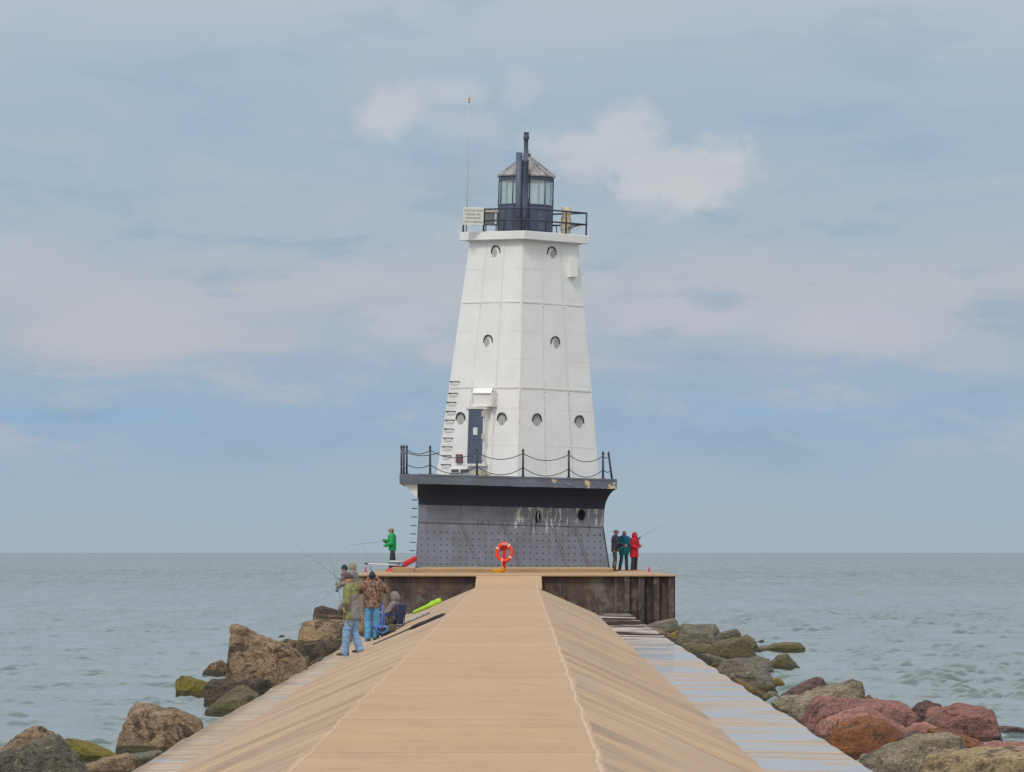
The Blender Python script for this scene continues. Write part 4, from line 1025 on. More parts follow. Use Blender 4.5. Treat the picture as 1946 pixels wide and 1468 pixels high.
# cream dirt line at the foot
# ---- portholes
port_glass = mk('porthole_cover', (.40, .395, .38, 1), .45, .1, 5)
hood_m = mk('hood_navy', (.035, .036, .055, 1), .5, .1)
def porthole(px, py, i, r=.25, open_=False):
    n = NL if i == 0 else NR
    c = hit(px, py, c0_[i], n); t = UP.cross(n).normalized(); b_ = n.cross(t).normalized(); t = t*.88; b_ = b_*1.04
    bm = bmesh.new(); loft(bm, [(c-n*.02, t*(r+.02), b_*(r+.02)), (c+n*.012, t*(r+.02), b_*(r+.02))], 24)
    po = obj('porthole', bm, white, lh)
    bm = bmesh.new()
    loft(bm, [(c-n*.0, t*(r-.02), b_*(r-.02)), (c+n*.020, t*(r-.02), b_*(r-.02))], 24)
    obj('opening' if open_ else 'cover', bm, hood_m if open_ else port_glass, po)
    if open_:
        out = t*(-.075 if i == 0 else .075)*(1 if t.x > 0 else -1)-b_*.02; bm = bmesh.new()
        loft(bm, [(c+out+n*.015, t*(r-.085), b_*(r-.06)), (c+out+n*.034, t*(r-.085), b_*(r-.06))], 24)
        obj('cover', bm, port_glass, po)
    bm = bmesh.new(); ro_, ri_, d = r+.045, r+.005, .10; N = 18; Ls = []
    for k_ in range(N+1):
        a = R(-8+196*k_/N); dd = d*(.55+.45*math.sin(max(0, min(math.pi, a))))
        e = t*math.cos(a)+b_*math.sin(a)
        Ls.append([bm.verts.new(c+e*ri_), bm.verts.new(c+e*ro_), bm.verts.new(c+e*ro_+n*dd), bm.verts.new(c+e*ri_+n*dd)])
    for a, b2 in zip(Ls, Ls[1:]):
        for q in range(4): bm.faces.new((a[q], a[(q+1) % 4], b2[(q+1) % 4], b2[q]))
    bm.faces.new(Ls[0][::-1]); bm.faces.new(Ls[-1])
    obj('hood', bm, hood_m, po)
    bm = bmesh.new()
    for k_ in range(16):
        a = 2*math.pi*k_/16; rivet(bm, c+(t*math.cos(a)+b_*math.sin(a))*(r+.10), n, .016)
    obj('bolt_ring', bm, seam_m, po)
for px, py, i in ((943, 480, 0), (1047.5, 482.5, 1), (928.5, 650, 0), (1054, 653, 1), (876, 797, 0), (954.5, 798, 0), (1019.5, 799.5, 1), (1100, 803, 1)): porthole(px, py, i, open_=py < 700)

# ---- door housing on the left face
NH = Vector((NL.x, NL.y, 0)).normalized(); TT = UP.cross(NH).normalized()
bp = hit(902, 886, c0_[0], NL)+NH*.20
def on_door(px, py, off=0.0): return hit(px, py, bp+NH*off, NH)
def panel(bm, x0, y0, x1, y1, off, thick, mi=0, x0b=None, x1b=None):
    a, b_, c, d = on_door(x0b or x0, y1, off), on_door(x1b or x1, y1, off), on_door(x1, y0, off), on_door(x0, y0, off)
    z0, z1 = (a.z+b_.z)/2, (c.z+d.z)/2
    hexa(bm, [a-NH*thick, b_-NH*thick, b_, a, d-NH*thick, c-NH*thick, c, d], mi)
bm = bmesh.new(); panel(bm, 887, 776, 920, 886, 0, 1.5, 0, 884, 918); ho = obj('door_housing', bm, white, lh)
bm = bmesh.new(); panel(bm, 884, 774, 923, 777.5, .06, 1.4, 0); obj('door_lintel', bm, rustw, lh)
bm = bmesh.new(); panel(bm, 883, 882.5, 921, 886, .05, 1.2, 0); obj('door_sill', bm, rustw, lh)
bm = bmesh.new(); panel(bm, 890.8, 778.5, 917.3, 880.8, .03, .06, 0, 887.5, 915.3)
dr = obj('door', bm, lant_m, lh)
bm = bmesh.new()
for y in (787.5, 834, 866): panel(bm, 890.5, y, 916.5, y+1.2, .042, .014)
obj('door_rail', bm, mk('rail_blue', (.13, .15, .2, 1), .5), dr)
bm = bmesh.new(); panel(bm, 899, 813, 907, 827, .05, .025); obj('notice', bm, white_pl, dr)
for y in (782, 825, 864):
    bm = bmesh.new(); panel(bm, 915, y, 920, y+10, .07, .06); obj('hinge', bm, mk('hinge_cream', (.55, .5, .42, 1), .6), dr)
# transom box with sloping lid above the door
bm = bmesh.new(); panel(bm, 898, 748, 933, 773, -.12, 1.5); obj('transom_box', bm, white, lh)
bm = bmesh.new()
a, b_ = on_door(899, 748, -.06), on_door(934, 748, -.06); c, d = on_door(937, 738, -.45), on_door(900.5, 738, -.45)
hexa(bm, [a, b_, c, d, a+UP*.025, b_+UP*.025, c+UP*.025, d+UP*.025]); obj('transom_lid', bm, mk('lid_white', (.8, .8, .79, 1), .5, .04), lh)
for x0_, x1_ in ((896.5, 898), (933, 936.5)):
    bm = bmesh.new(); panel(bm, x0_, 746, x1_, 773, -.06, .5); obj('transom_trim', bm, rustw, lh)
# rungs up the left face
for (xa, xb, y) in ((857.5, 874, 726.5), (854.7, 870.7, 748.5), (851, 867.7, 765.5), (850, 866.5, 782.8), (848, 864.6, 799.5), (846.4, 863, 816.3), (844.7, 861.3, 833.6), (842.4, 860, 850), (841.7, 858.2, 867), (840.5, 857, 884)):
    p, q = hit(xa+1, y, c0_[0], NL), hit(xb-1, y, c0_[0], NL)
    q.z = p.z = (p.z+q.z)/2
    bm = bmesh.new(); tube(bm, [p-NL*.02, p+NL*.13, q+NL*.13, q-NL*.02], .024, 6); rivet(bm, p, NL, .045, 0, .03); rivet(bm, q, NL, .045, 0, .03)
    obj('rung', bm, dark_metal, lh, True)
# small panel, vents, step at the foot
def facebox(px0, py0, px1, py1, i, th, name, mat, parent=None, off=0.0):
    n = NL if i == 0 else NR
    a, b_, c, d = [hit(x, y, c0_[i]+n*off, n) for x, y in ((px0, py1), (px1, py1), (px1, py0), (px0, py0))]
    bm = bmesh.new(); hexa(bm, [a, b_, b_+n*th, a+n*th, d, c, c+n*th, d+n*th]); return obj(name, bm, mat, parent or lh)
facebox(868.5, 864, 880, 880.5, 0, .10, 'notice_plate', mk('plate_brown', (.16, .09, .10, 1), .6))
v_ = facebox(856, 890.5, 892, 900, 0, .08, 'vent', white)
facebox(858, 892.5, 872, 898, 0, .02, 'grille', mk('vent_dark', (.09, .07, .075, 1), .7), v_, .082)
facebox(875.5, 892.5, 890.5, 898.5, 0, .02, 'grille', mk('vent_dark'), v_, .082)
p = Lc(909, 897, -2.9)
bm = bmesh.new(); obox(bm, (p.x, p.y+.1, zt+.11), TT*.33, NH*.2, UP*.1); obox(bm, (p.x+.1, p.y-.1, zt+.06), TT*.36, NH*.2, UP*.05)
obj('doorstep', bm, mk('step_cream', (.45, .40, .30, 1), .8, .25, 6), lh)
# white box high on the right face
wb = facebox(1077.5, 492.5, 1091, 527.5, 1, .26, 'wall_box', white)

# ---- gallery
gz1 = (Lc(873, 442.5, 0).z+Lc(1120.5, 448.7, 0).z)/2+.012; gz0 = (Lc(873, 457.6, 0).z+Lc(1120.5, 464.4, 0).z)/2
gx = (Lc(873, 450, 0).x+Lc(1120.5, 455, 0).x)/2; gr = (Lc(1120.5, 455, 0).x-Lc(873, 450, 0).x)/2
def diamond(bm, r, z0, z1, xo=gx, mi=0):
    q = [(xo-r, 0), (xo-.02, -r*K), (xo+r, 0), (xo-.02, r*K)]
    lo = [bm.verts.new((x, y, z0)) for x, y in q]; hi = [bm.verts.new((x, y, z1)) for x, y in q]
    bm.faces.new(lo[::-1]); bm.faces.new(hi)
    for i in range(4): bm.faces.new((lo[i], lo[(i+1) % 4], hi[(i+1) % 4], hi[i])).material_index = mi
bm = bmesh.new(); diamond(bm, gr, gz0, gz1); bmesh.ops.bevel(bm, geom=bm.edges[:], offset=.02, segments=1, affect='EDGES'); diamond(bm, gr*.88, gz0-.05, gz0-.003)
obj('gallery', bm, white, lh)
# gallery rail
rr = gr-.16; rt = gz1+.98; rm = gz1+.46
cor = [Vector((gx-rr, 0, gz1)), Vector((gx-.02, -rr*K, gz1)), Vector((gx+rr, 0, gz1)), Vector((gx-.02, rr*K, gz1))]
for i in range(4):
    for u in (0, .34, .67):
        p = cor[i].lerp(cor[(i+1) % 4], u)
        bm = bmesh.new(); tube(bm, [p-UP*.01, p+UP*.98], .037, 8); tube(bm, [p, p+UP*.03], .07, 8); obj('gallery_post', bm, dark_metal, lh, True)
    for h in (.98, .48):
        bm = bmesh.new(); tube(bm, [cor[i]+UP*h, cor[(i+1) % 4]+UP*h], .036, 8); obj('gallery_rail', bm, dark_metal, lh, True)
# sign
sc_ = Lc(899, 411.5, -.9)
s0, s1 = Lc(880, 393.8, -.95), Lc(918.7, 429, -.95)
bm = bmesh.new(); hw_, hh_ = (s1.x-s0.x)/2, (s0.z-s1.z)/2; sc_ = (s0+s1)/2
obox(bm, (0, 0, 0), (hw_, 0, 0), (0, .02, 0), (0, 0, hh_)); bmesh.ops.bevel(bm, geom=bm.edges[:], offset=.008, segments=1, affect='EDGES')
sg = obj('sign_board', bm, mk('sign_white', (.66, .67, .62, 1), .55, .08), lh, False, sc_)
tm = text_mesh('TO ACTIVATE THE FOG\nSIGNAL KEY YOUR\nMICROPHONE FIVE\nTIMES ON CHANNEL 83', .118, mk('sign_ink', (.10, .12, .11, 1), .6), .002, 'CENTER', 1.42)
xs = [v.co.x for v in tm.vertices]; ys_ = [v.co.y for v in tm.vertices]
fx = 2*hw_*.88/(max(xs)-min(xs)); fy = 2*hh_*.72/(max(ys_)-min(ys_)); my = (max(ys_)+min(ys_))/2; mx = (max(xs)+min(xs))/2
for v in tm.vertices: v.co = Vector(((v.co.x-mx)*fx, (v.co.y-my)*fy, v.co.z))
t_ = link('lettering', tm, sg, (0, -.023, .0)); t_.rotation_euler = (R(90), 0, 0)
# antenna mast
bm = bmesh.new(); a = Lc(886, 442, -.6); a.z = gz1; b_ = Lc(891.5, 193, -.6); tube(bm, [a, a.lerp(b_, .3), a.lerp(b_, .6), b_], [.034, .030, .022, .015], 8)
mast = obj('mast', bm, mk('mast_grey', (.52, .51, .48, 1), .5, .08), lh, True)
bm = bmesh.new(); ball(bm, b_+UP*.12, (.055, .055, .06), 10); tube(bm, [b_-UP*.06, b_+UP*.1], .035, 8); obj('mast_finial', bm, mk('finial_copper', (.62, .36, .18, 1), .45), mast, True)
# equipment cabinet left of the lantern
bm = bmesh.new(); a, b_ = Lc(922, 403, .3), Lc(946, 428, .3)
box(bm, a.x, b_.x, .05, .75, b_.z, a.z-.04); cb = obj('equipment_cabinet', bm, mk('cabinet_grey', (.17, .18, .2, 1), .6, .1), lh)
bm = bmesh.new(); box(bm, a.x-.03, b_.x+.02, .0, .8, a.z-.038, a.z+.06); obj('cabinet_lid', bm, mk('lid_tan', (.5, .42, .36, 1), .6), cb)
bm = bmesh.new(); box(bm, b_.x-.14, b_.x-.06, .03, .06, b_.z+.02, a.z-.06); obj('cabinet_trim', bm, white_pl, cb)
bm = bmesh.new()
for q in (a.x+.05, b_.x-.07):
    for y in (.1, .7): tube(bm, [(q, y, gz1), (q, y, b_.z)], .025, 6)
obj('cabinet_frame', bm, dark_metal, cb, True)
# weathered fog horn
hx0 = Lc(1075, 446, .5).x
horn_m = mk('horn_cream', (.50, .44, .30, 1), .8, .35, 5, .3)
bm = bmesh.new()
ht = Lc(1075, 394.5, .5).z-gz1
loft(bm, [((hx0, .5, gz1+.0), (.2, 0, 0), (0, .2, 0)), ((hx0, .5, gz1+ht*.15), (.20, 0, 0), (0, .2, 0)), ((hx0, .5, gz1+ht*.2), (.23, 0, 0), (0, .23, 0)), ((hx0, .5, gz1+ht*.5), (.235, 0, 0), (0, .23, 0)), ((hx0, .5, gz1+ht*.7), (.19, 0, 0), (0, .19, 0)), ((hx0, .5, gz1+ht*.74), (.19, 0, 0), (0, .19, 0))], 18)
hn = obj('fog_horn', bm, horn_m, lh, True)
bm = bmesh.new(); loft(bm, [((hx0, .5, gz1+ht*.742), (.20, 0, 0), (0, .2, 0)), ((hx0, .5, gz1+ht*.76), (.215, 0, 0), (0, .215, 0)), ((hx0, .5, gz1+ht*.97), (.205, 0, 0), (0, .205, 0)), ((hx0, .5, gz1+ht), (.17, 0, 0), (0, .17, 0))], 18); obj('horn_cap', bm, mk('horn_cap_cream', (.60, .50, .34, 1), .8, .2, 5), hn, True)
bm = bmesh.new(); tube(bm, [(hx0+.1, .3, gz1+.32), (hx0+.3, .3, gz1+.38), (hx0+.6, .25, gz1+.46)], [.03, .03, .02], 8)
tube(bm, [(hx0+.2, .3, gz1+.36), (hx0+.35, .28, gz1+.26), (hx0+.5, .28, gz1+.25), (hx0+.62, .26, gz1+.4)], .008, 6)
obj('horn_cable', bm, dark_metal, hn, True)
bm = bmesh.new(); tube(bm, [(hx0-.75, .3, gz1+.44), (hx0-.5, .3, gz1+.45), (hx0-.42, .3, gz1+.38), (hx0-.38, .3, gz1)], .022, 8); obj('conduit', bm, dark_metal, lh, True)

# ---- lantern room, ten sides
lx = Lc(998.3, 412, 0).x; LR = 1.205
z_b, z_s, z_g1, z_e = gz1, Lc(998, 387.5, -1).z, Lc(998, 341.5, -1).z, Lc(998, 334.5, -1).z
ang = [R(7.6+36*k_) for k_ in range(10)]
def dec(r): return [Vector((lx+r*math.sin(a), -r*math.cos(a), 0)) for a in ang]
def drum(bm, prof, mi=0):
    Ls = [[bm.verts.new(v+UP*z) for v in dec(r)] for r, z in prof]
    for a, b_ in zip(Ls, Ls[1:]):
        for i in range(10): bm.faces.new((a[i], a[(i+1) % 10], b_[(i+1) % 10], b_[i])).material_index = mi
    bm.faces.new(Ls[0][::-1]); bm.faces.new(Ls[-1])
bm = bmesh.new(); drum(bm, [(LR+.09, z_b-.005), (LR+.09, z_b+.06), (LR, z_b+.10), (LR, z_s-.05), (LR+.03, z_s-.045), (LR+.03, z_s)]); 
d_ = dec(LR)
for i in range(10):
    a, b_ = d_[i], d_[(i+1) % 10]; n = ((a+b_)/2-Vector((lx, 0, 0))).normalized()
    for u in (.02, .5, .98):
        p = a.lerp(b_, u); strip(bm, p+UP*(z_b+.11), p+UP*(z_s-.06), n, .05, .025)
    strip(bm, a.lerp(b_, .05)+UP*(z_b+.15), a.lerp(b_, .95)+UP*(z_b+.15), n, .05, .022)
obj('lantern_wall', bm, lant_m, lh)
bm = bmesh.new(); drum(bm, [(LR-.5, z_g1-.02), (LR+.02, z_g1), (LR+.02, z_e), (LR-.4, z_e+.01)]); obj('lantern_cornice', bm, lant_m, lh)
def glassm():
    m, n, b = newmat('lantern_glass'); t = m.node_tree
    tr = n.new('ShaderNodeBsdfTransparent'); tr.inputs[0].default_value = (.95, .985, .97, 1)
    gl = n.new('ShaderNodeBsdfGlossy'); gl.inputs['Roughness'].default_value = .03
    df = n.new('ShaderNodeBsdfDiffuse'); df.inputs[0].default_value = (.75, .8, .77, 1)
    m1 = n.new('ShaderNodeMixShader'); m1.inputs[0].default_value = .09; n.l.new(tr.outputs[0], m1.inputs[1]); n.l.new(gl.outputs[0], m1.inputs[2])
    m2 = n.new('ShaderNodeMixShader'); m2.inputs[0].default_value = .14; n.l.new(m1.outputs[0], m2.inputs[1]); n.l.new(df.outputs[0], m2.inputs[2])
    n.l.new(m2.outputs[0], t.nodes['Material Output'].inputs[0]); return m
glass = glassm()
dg_ = dec(LR-.03)
for i in range(10):
    a, b_ = dg_[i], dg_[(i+1) % 10]; n = ((a+b_)/2-Vector((lx, 0, 0))).normalized()
    bm = bmesh.new(); pa, pb = a.lerp(b_, .03), a.lerp(b_, .97)
    hexa(bm, [pa+UP*(z_s+.002), pb+UP*(z_s+.002), pb+n*.012+UP*(z_s+.002), pa+n*.012+UP*(z_s+.002), pa+UP*(z_g1-.002), pb+UP*(z_g1-.002), pb+n*.012+UP*(z_g1-.002), pa+n*.012+UP*(z_g1-.002)])
    obj('window_pane', bm, glass, lh)
    bm = bmesh.new(); tube(bm, [d_[i]*1.0+UP*z_s, d_[i]+UP*z_g1], .032, 6); obj('mullion', bm, lant_m, lh, True)
# lens inside
bm = bmesh.new(); tube(bm, [(lx, 0, z_s-.3), (lx, 0, z_s+.05)], .12, 12); loft(bm, [((lx, 0, z_s+.05), (.1, 0, 0), (0, .1, 0)), ((lx, 0, z_s+.12), (.15, 0, 0), (0, .15, 0)), ((lx, 0, z_s+.3), (.15, 0, 0), (0, .15, 0)), ((lx, 0, z_s+.38), (.08, 0, 0), (0, .08, 0))], 16)
obj('lamp', bm, mk('lens_pale', (.6, .66, .62, 1), .2, .05), lh, True)
def roofm():
    m, n, b = newmat('lantern_roof_metal')
    co = n.coord(); x, y, z = n.sep(co)
    at = n.math('ARCTAN2', n.math('SUBTRACT', x, lx), n.math('MULTIPLY', y, -1))
    v = n.comb(n.math('MULTIPLY', at, 5.0), n.math('MULTIPLY', z, .7), 0)
    f = n.noise(v, 3.2, 6, .7); f2 = n.noise(n.addv(v, (5, 2, 0)), 5.0, 5, .7)
    col = n.mix(n.rng(f, .42, .58), (.15, .15, .165, 1), (.38, .35, .33, 1))
    col = n.mix(n.rng(f2, .57, .64, 0, .8), col, (.27, .18, .13, 1)); col = n.mix(n.rng(f2, .40, .34), col, (.60, .54, .46, 1))
    n.put(b.inputs['Base Color'], col); b.inputs['Roughness'].default_value = .55; b.inputs['Metallic'].default_value = .15
    return m
roof_m = roofm()
zap = Lc(1003, 297, 0).z
bm = bmesh.new(); drum(bm, [(LR+.085, z_e+.0), (LR+.085, z_e+.05), (.17, zap-.03), (.15, zap)], 0)
dd_ = dec(LR+.085); dt = dec(.17)
for i in range(10):
    p, q = dd_[i]+UP*(z_e+.05), dt[i]+UP*(zap-.03); n = (p-Vector((lx, 0, z_e-1.2))).normalized(); strip(bm, p, q, n, .05, .03)
obj('lantern_roof', bm, roof_m, lh)
bm = bmesh.new(); tube(bm, [(lx, 0, zap-.02), (lx, 0, zap+.1), (lx, 0, zap+.13), (lx, 0, zap+.3)], [.17, .17, .08, .06], 12); obj('roof_vent', bm, lant_m, lh, True)
# two stacks in front of the lantern
py_ = -1.42
def stack(prof, name):
    bm = bmesh.new(); pts, rad = [], []
    for (x, y, r) in prof: pts.append(Lc(x, y, py_)); rad.append(r)
    pts[0].z = gz1
    rings = [(p, (r, 0, 0), (0, r, 0)) for p, r in zip(pts, rad)]
    loft(bm, rings, 16); obj(name, bm, lant_m, lh, True)
stack([(985, 439, .145), (985.3, 388, .14), (986.8, 290.5, .14)], 'vent_stack')
stack([(996.5, 439, .145), (997.3, 388, .14), (998.7, 308, .14), (998.8, 307.5, .155), (998.9, 304, .155), (999, 303.5, .095), (1000, 266, .095), (1000, 265, .13), (1000.2, 260, .13), (1000.2, 258, .11), (1000.3, 254, .11), (1000.3, 253.5, .125), (1000.3, 252, .125)], 'chimney')

# ================================================================ SETTING
TAN = (.468, .306, .170)
def concrete(name, kind):
    m, n, b = newmat(name)
    co = n.coord(); x, y, z = n.sep(co)
    xr = n.math('SUBTRACT', x, n.math('MULTIPLY', y, 17/F))
    fine = n.noise(co, 38, 5, .7)
    if kind == 'walk':
        big = n.noise(n.scale(co, (.35, .9, 1)), 1.0, 6, .6)
        br = n.noise(n.scale(co, (.5, 5.0, 1)), 2.0, 5, .65)
        pan = n.math('FRACT', n.math('MULTIPLY', n.math('FLOOR', n.math('DIVIDE', n.math('SUBTRACT', y, 35), 6.55)), .381))
        col = n.mix(n.rng(big, .3, .7), tuple(v*.92 for v in TAN)+(1,), tuple(v*1.08 for v in TAN)+(1,))
        col = n.mix(n.math('MULTIPLY', n.rng(br, .5, .75), .12), col, (.34, .225, .125, 1))
        bl = n.noise(n.scale(co, (1.2, .55, 1)), 1.1, 7, .7, .4); col = n.mix(n.rng(bl, .53, .68, 0, .45), col, (.32, .22, .14, 1)); col = n.mix(n.rng(bl, .44, .34, 0, .30), col, (.58, .42, .27, 1))
        dv = n.voro(n.scale(co, (1, .7, 1)), 1.6); dr_ = n.math('MULTIPLY', n.math('LESS_THAN', dv, .05), n.math('GREATER_THAN', n.noise(co, .9, 2), .56)); col = n.mix(n.math('MULTIPLY', dr_, .8), col, (.62, .58, .52, 1))
        col = n.mix(n.math('MULTIPLY', pan, .32), col, (.53, .37, .25, 1))
        sp = n.noise(n.scale(co, (1, 1.4, 1)), 1.3, 4, .75)
        col = n.mix(n.rng(sp, .62, .70, 0, .35), col, (.20, .14, .10, 1))
        j = n.math('ABSOLUTE', n.math('SUBTRACT', n.math('FRACT', n.math('DIVIDE', n.math('SUBTRACT', y, n.math('ADD', 31.7, n.math('MULTIPLY', n.noise(n.scale(co, (1, 0, 0)), 1.5, 3), .25))), 6.55)), .5))
        col = n.mix(n.rng(j, .009, .004, 0, .6), col, (.20, .14, .09, 1))
        col = n.mix(n.rng(n.noise(co, 12, 4, .7), .48, .66, 0, .30), col, (.31, .215, .14, 1))
        col = n.mix(n.rng(fine, .25, .75, 0, .42), col, (.29, .185, .11, 1))
        # pale sealed crack wandering along both arrises
        wob = n.math('MULTIPLY', n.math('SUBTRACT', n.noise(n.comb(0, y, 0), .35, 5, .65), .5), .16)
        for x0, w, st in ((.555, .011, .55), (-1.57, .007, .4)):
            d = n.math('ABSOLUTE', n.math('SUBTRACT', n.math('SUBTRACT', xr, x0), wob))
            ww = n.math('MULTIPLY', n.noise(n.comb(0, y, 3), 1.2, 4, .7), w*2)
            k = n.math('LESS_THAN', d, ww)
            col = n.mix(n.math('MULTIPLY', k, st), col, (.56, .47, .40, 1))
        rough = .85; h = n.math('ADD', n.math('MULTIPLY', br, .3), n.math('MULTIPLY', fine, .4))
        bmp = n.bump(h, .25, .02)
    elif kind == 'slope':
        v = n.addv(n.comb(n.math('MULTIPLY', xr, .26), n.math('MULTIPLY', y, .40), 0), n.scale(n.comb(0, n.noise(co, .5, 4), 0), (0, .35, 0)))
        a = n.noise(v, 1.0, 9, .66, .15); c = n.noise(n.addv(v, (4, 9, 0)), 1.7, 8, .68); big = n.noise(n.scale(co, (.4, .12, 1)), 1, 4)
        col = n.mix(n.rng(a, .38, .60), (.325, .222, .137, 1), (.50, .335, .195, 1))
        col = n.mix(n.rng(c, .55, .68, 0, .5), col, (.20, .15, .11, 1))
        col = n.mix(n.rng(c, .46, .38, 0, .6), col, (.56, .42, .29, 1))
        col = n.mix(n.rng(big, .45, .62, 0, .45), col, (.40, .30, .22, 1))
        g2 = n.noise(n.addv(v, (1, 3, 7)), .55, 7, .7)
        col = n.mix(n.rng(g2, .56, .68, 0, .45), col, (.32, .27, .23, 1))
        j = n.math('ABSOLUTE', n.math('SUBTRACT', n.math('FRACT', n.math('DIVIDE', n.math('SUBTRACT', y, 30.0), 6.55)), .5))
        col = n.mix(n.rng(j, .008, .004, 0, .6), col, (.12, .085, .06, 1))
        col = n.mix(n.rng(fine, .2, .8, 0, .3), col, (.22, .15, .10, 1))
        rough = .8; bmp = n.bump(n.math('ADD', a, n.math('MULTIPLY', fine, .3)), .3, .03)
    elif kind in ('ledger', 'ledgel'):
        v = n.comb(n.math('MULTIPLY', xr, .22), n.math('MULTIPLY', y, .42), 0)
        w = n.noise(v, 1.0, 7, .6, .3); c = n.noise(n.addv(n.comb(n.math('MULTIPLY', xr, .3), n.math('MULTIPLY', y, 2.2), 0), (3, 1, 0)), 1.0, 7, .7)
        if kind == 'ledger':
            col = n.mix(n.rng(c, .40, .62), (.45, .36, .275, 1), (.31, .24, .18, 1))
            w2 = n.noise(n.comb(n.math('MULTIPLY', xr, .25), n.math('MULTIPLY', y, .6), 5), 1.0, 4, .6, .6)
            wet = n.rng(n.math('ADD', n.math('MULTIPLY', w, .6), n.math('MULTIPLY', w2, .4)), .435, .555)
            col = n.mix(n.math('MULTIPLY', wet, .6), col, (.30, .285, .27, 1))
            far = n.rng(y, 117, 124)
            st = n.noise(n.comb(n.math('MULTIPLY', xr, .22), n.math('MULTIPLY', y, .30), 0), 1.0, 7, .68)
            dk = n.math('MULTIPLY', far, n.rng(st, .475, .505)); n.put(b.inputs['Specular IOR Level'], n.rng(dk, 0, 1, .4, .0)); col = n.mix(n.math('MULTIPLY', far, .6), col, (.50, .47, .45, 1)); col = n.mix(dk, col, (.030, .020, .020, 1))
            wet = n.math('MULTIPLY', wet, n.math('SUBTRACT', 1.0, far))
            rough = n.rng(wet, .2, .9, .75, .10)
        else:
            col = n.mix(n.rng(c, .40, .60), (.50, .39, .275, 1), (.30, .21, .13, 1))
            edge = n.rng(xr, -3.95, -4.18)
            col = n.mix(n.math('MULTIPLY', edge, n.rng(w, .35, .6, .35, .9)), col, (.20, .135, .08, 1))
            wet = n.rng(w, .57, .63)
            rough = n.rng(wet, .2, .8, .7, .13)
        jn = n.math('ABSOLUTE', n.math('SUBTRACT', n.math('FRACT', n.math('DIVIDE', n.math('ADD', y, n.math('MULTIPLY', n.noise(co, .8), .2)), 3.3)), .5))
        col = n.mix(n.rng(jn, .008, .003, 0, .4), col, (.09, .065, .045, 1))
        col = n.mix(n.rng(fine, .2, .8, 0, .25), col, (.20, .14, .10, 1))
        bmp = n.bump(n.math('MULTIPLY', n.math('ADD', c, n.math('MULTIPLY', fine, .3)), n.rng(wet, .3, .8, 1, .12)), .3, .02)
    else:
        big = n.noise(n.scale(co, (.5, .5, .5)), 1.0, 6, .6)
        col = n.mix(n.rng(big, .3, .7), tuple(v*.74 for v in TAN)+(1,), tuple(v*.96 for v in TAN)+(1,))
        col = n.mix(n.rng(n.noise(co, 3.2, 6, .75), .52, .68, 0, .5), col, (.19, .14, .09, 1))
        col = n.mix(n.rng(fine, .2, .8, 0, .3), col, (.22, .15, .10, 1))
        rough = .85; bmp = n.bump(fine, .3, .02)
    n.put(b.inputs['Base Color'], col); n.put(b.inputs['Roughness'], rough); n.put(b.inputs['Normal'], bmp)
    if not b.inputs['Specular IOR Level'].is_linked: b.inputs['Specular IOR Level'].default_value = .4
    return m
c_walk, c_slope = concrete('concrete_walk', 'walk'), concrete('concrete_slope', 'slope')
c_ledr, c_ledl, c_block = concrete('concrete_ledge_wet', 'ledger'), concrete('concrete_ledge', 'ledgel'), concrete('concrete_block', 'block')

def pier_pt(Y, x, h): return Vector((x+Y*17/F, Y, E-h+Y*18/F))
Ys = [-12+.8*i for i in range(int((165.2+12)/.8)+1)]
def wob(Y, k, a): return a*mnoise.noise(Vector((k*7.3, Y*.35, 0)))+a*.5*mnoise.noise(Vector((k*3.1, Y*1.3, 4)))
def ribbon(name, cols, mat, yend=None):
    """cols: functions Y -> (x, h)"""
    bm = bmesh.new(); prev = None
    for Y in Ys:
        if yend and Y > yend: break
        row = [bm.verts.new(pier_pt(Y, *c(Y))) for c in cols]
        if prev:
            for i in range(len(cols)-1): bm.faces.new((prev[i], prev[i+1], row[i+1], row[i]))
        prev = row
    o = obj(name, bm, mat); tag(o, kind='structure'); return o
wl = lambda Y: (-1.60+wob(Y, 1, .035), 1.55); wrt = lambda Y: (.59+wob(Y, 2, .035), 1.55)
li = lambda Y: (-3.70+wob(Y, 3, .05), 2.44); ri = lambda Y: (2.61+wob(Y, 4, .05), 2.44)
lo_ = lambda Y: (-4.25+wob(Y, 5, .05), 2.455); ro2 = lambda Y: (3.83+wob(Y, 6, .06), 2.455)
lerp2 = lambda f, g, t: (lambda Y: (f(Y)[0]*(1-t)+g(Y)[0]*t, f(Y)[1]*(1-t)+g(Y)[1]*t))
ribbon('walkway_path', [wl, lerp2(wl, wrt, .25), lerp2(wl, wrt, .5), lerp2(wl, wrt, .75), wrt], c_walk)
ribbon('sloping_ground', [li, lerp2(li, wl, .33), lerp2(li, wl, .66), wl], c_slope)
ribbon('sloping_ground', [wrt, lerp2(wrt, ri, .33), lerp2(wrt, ri, .66), ri], c_slope)
ribbon('ledge_path', [lambda Y: (lo_(Y)[0]-.05, 5.0), lambda Y: (lo_(Y)[0], 2.50), lambda Y: (lo_(Y)[0]+.04, 2.455), lerp2(lo_, li, .5), li], c_ledl)
ribbon('ledge_path', [ri, lerp2(ri, ro2, .5), lambda Y: (ro2(Y)[0]-.04, 2.455), lambda Y: (ro2(Y)[0], 2.50), lambda Y: (ro2(Y)[0]+.05, 5.0)], c_ledr)
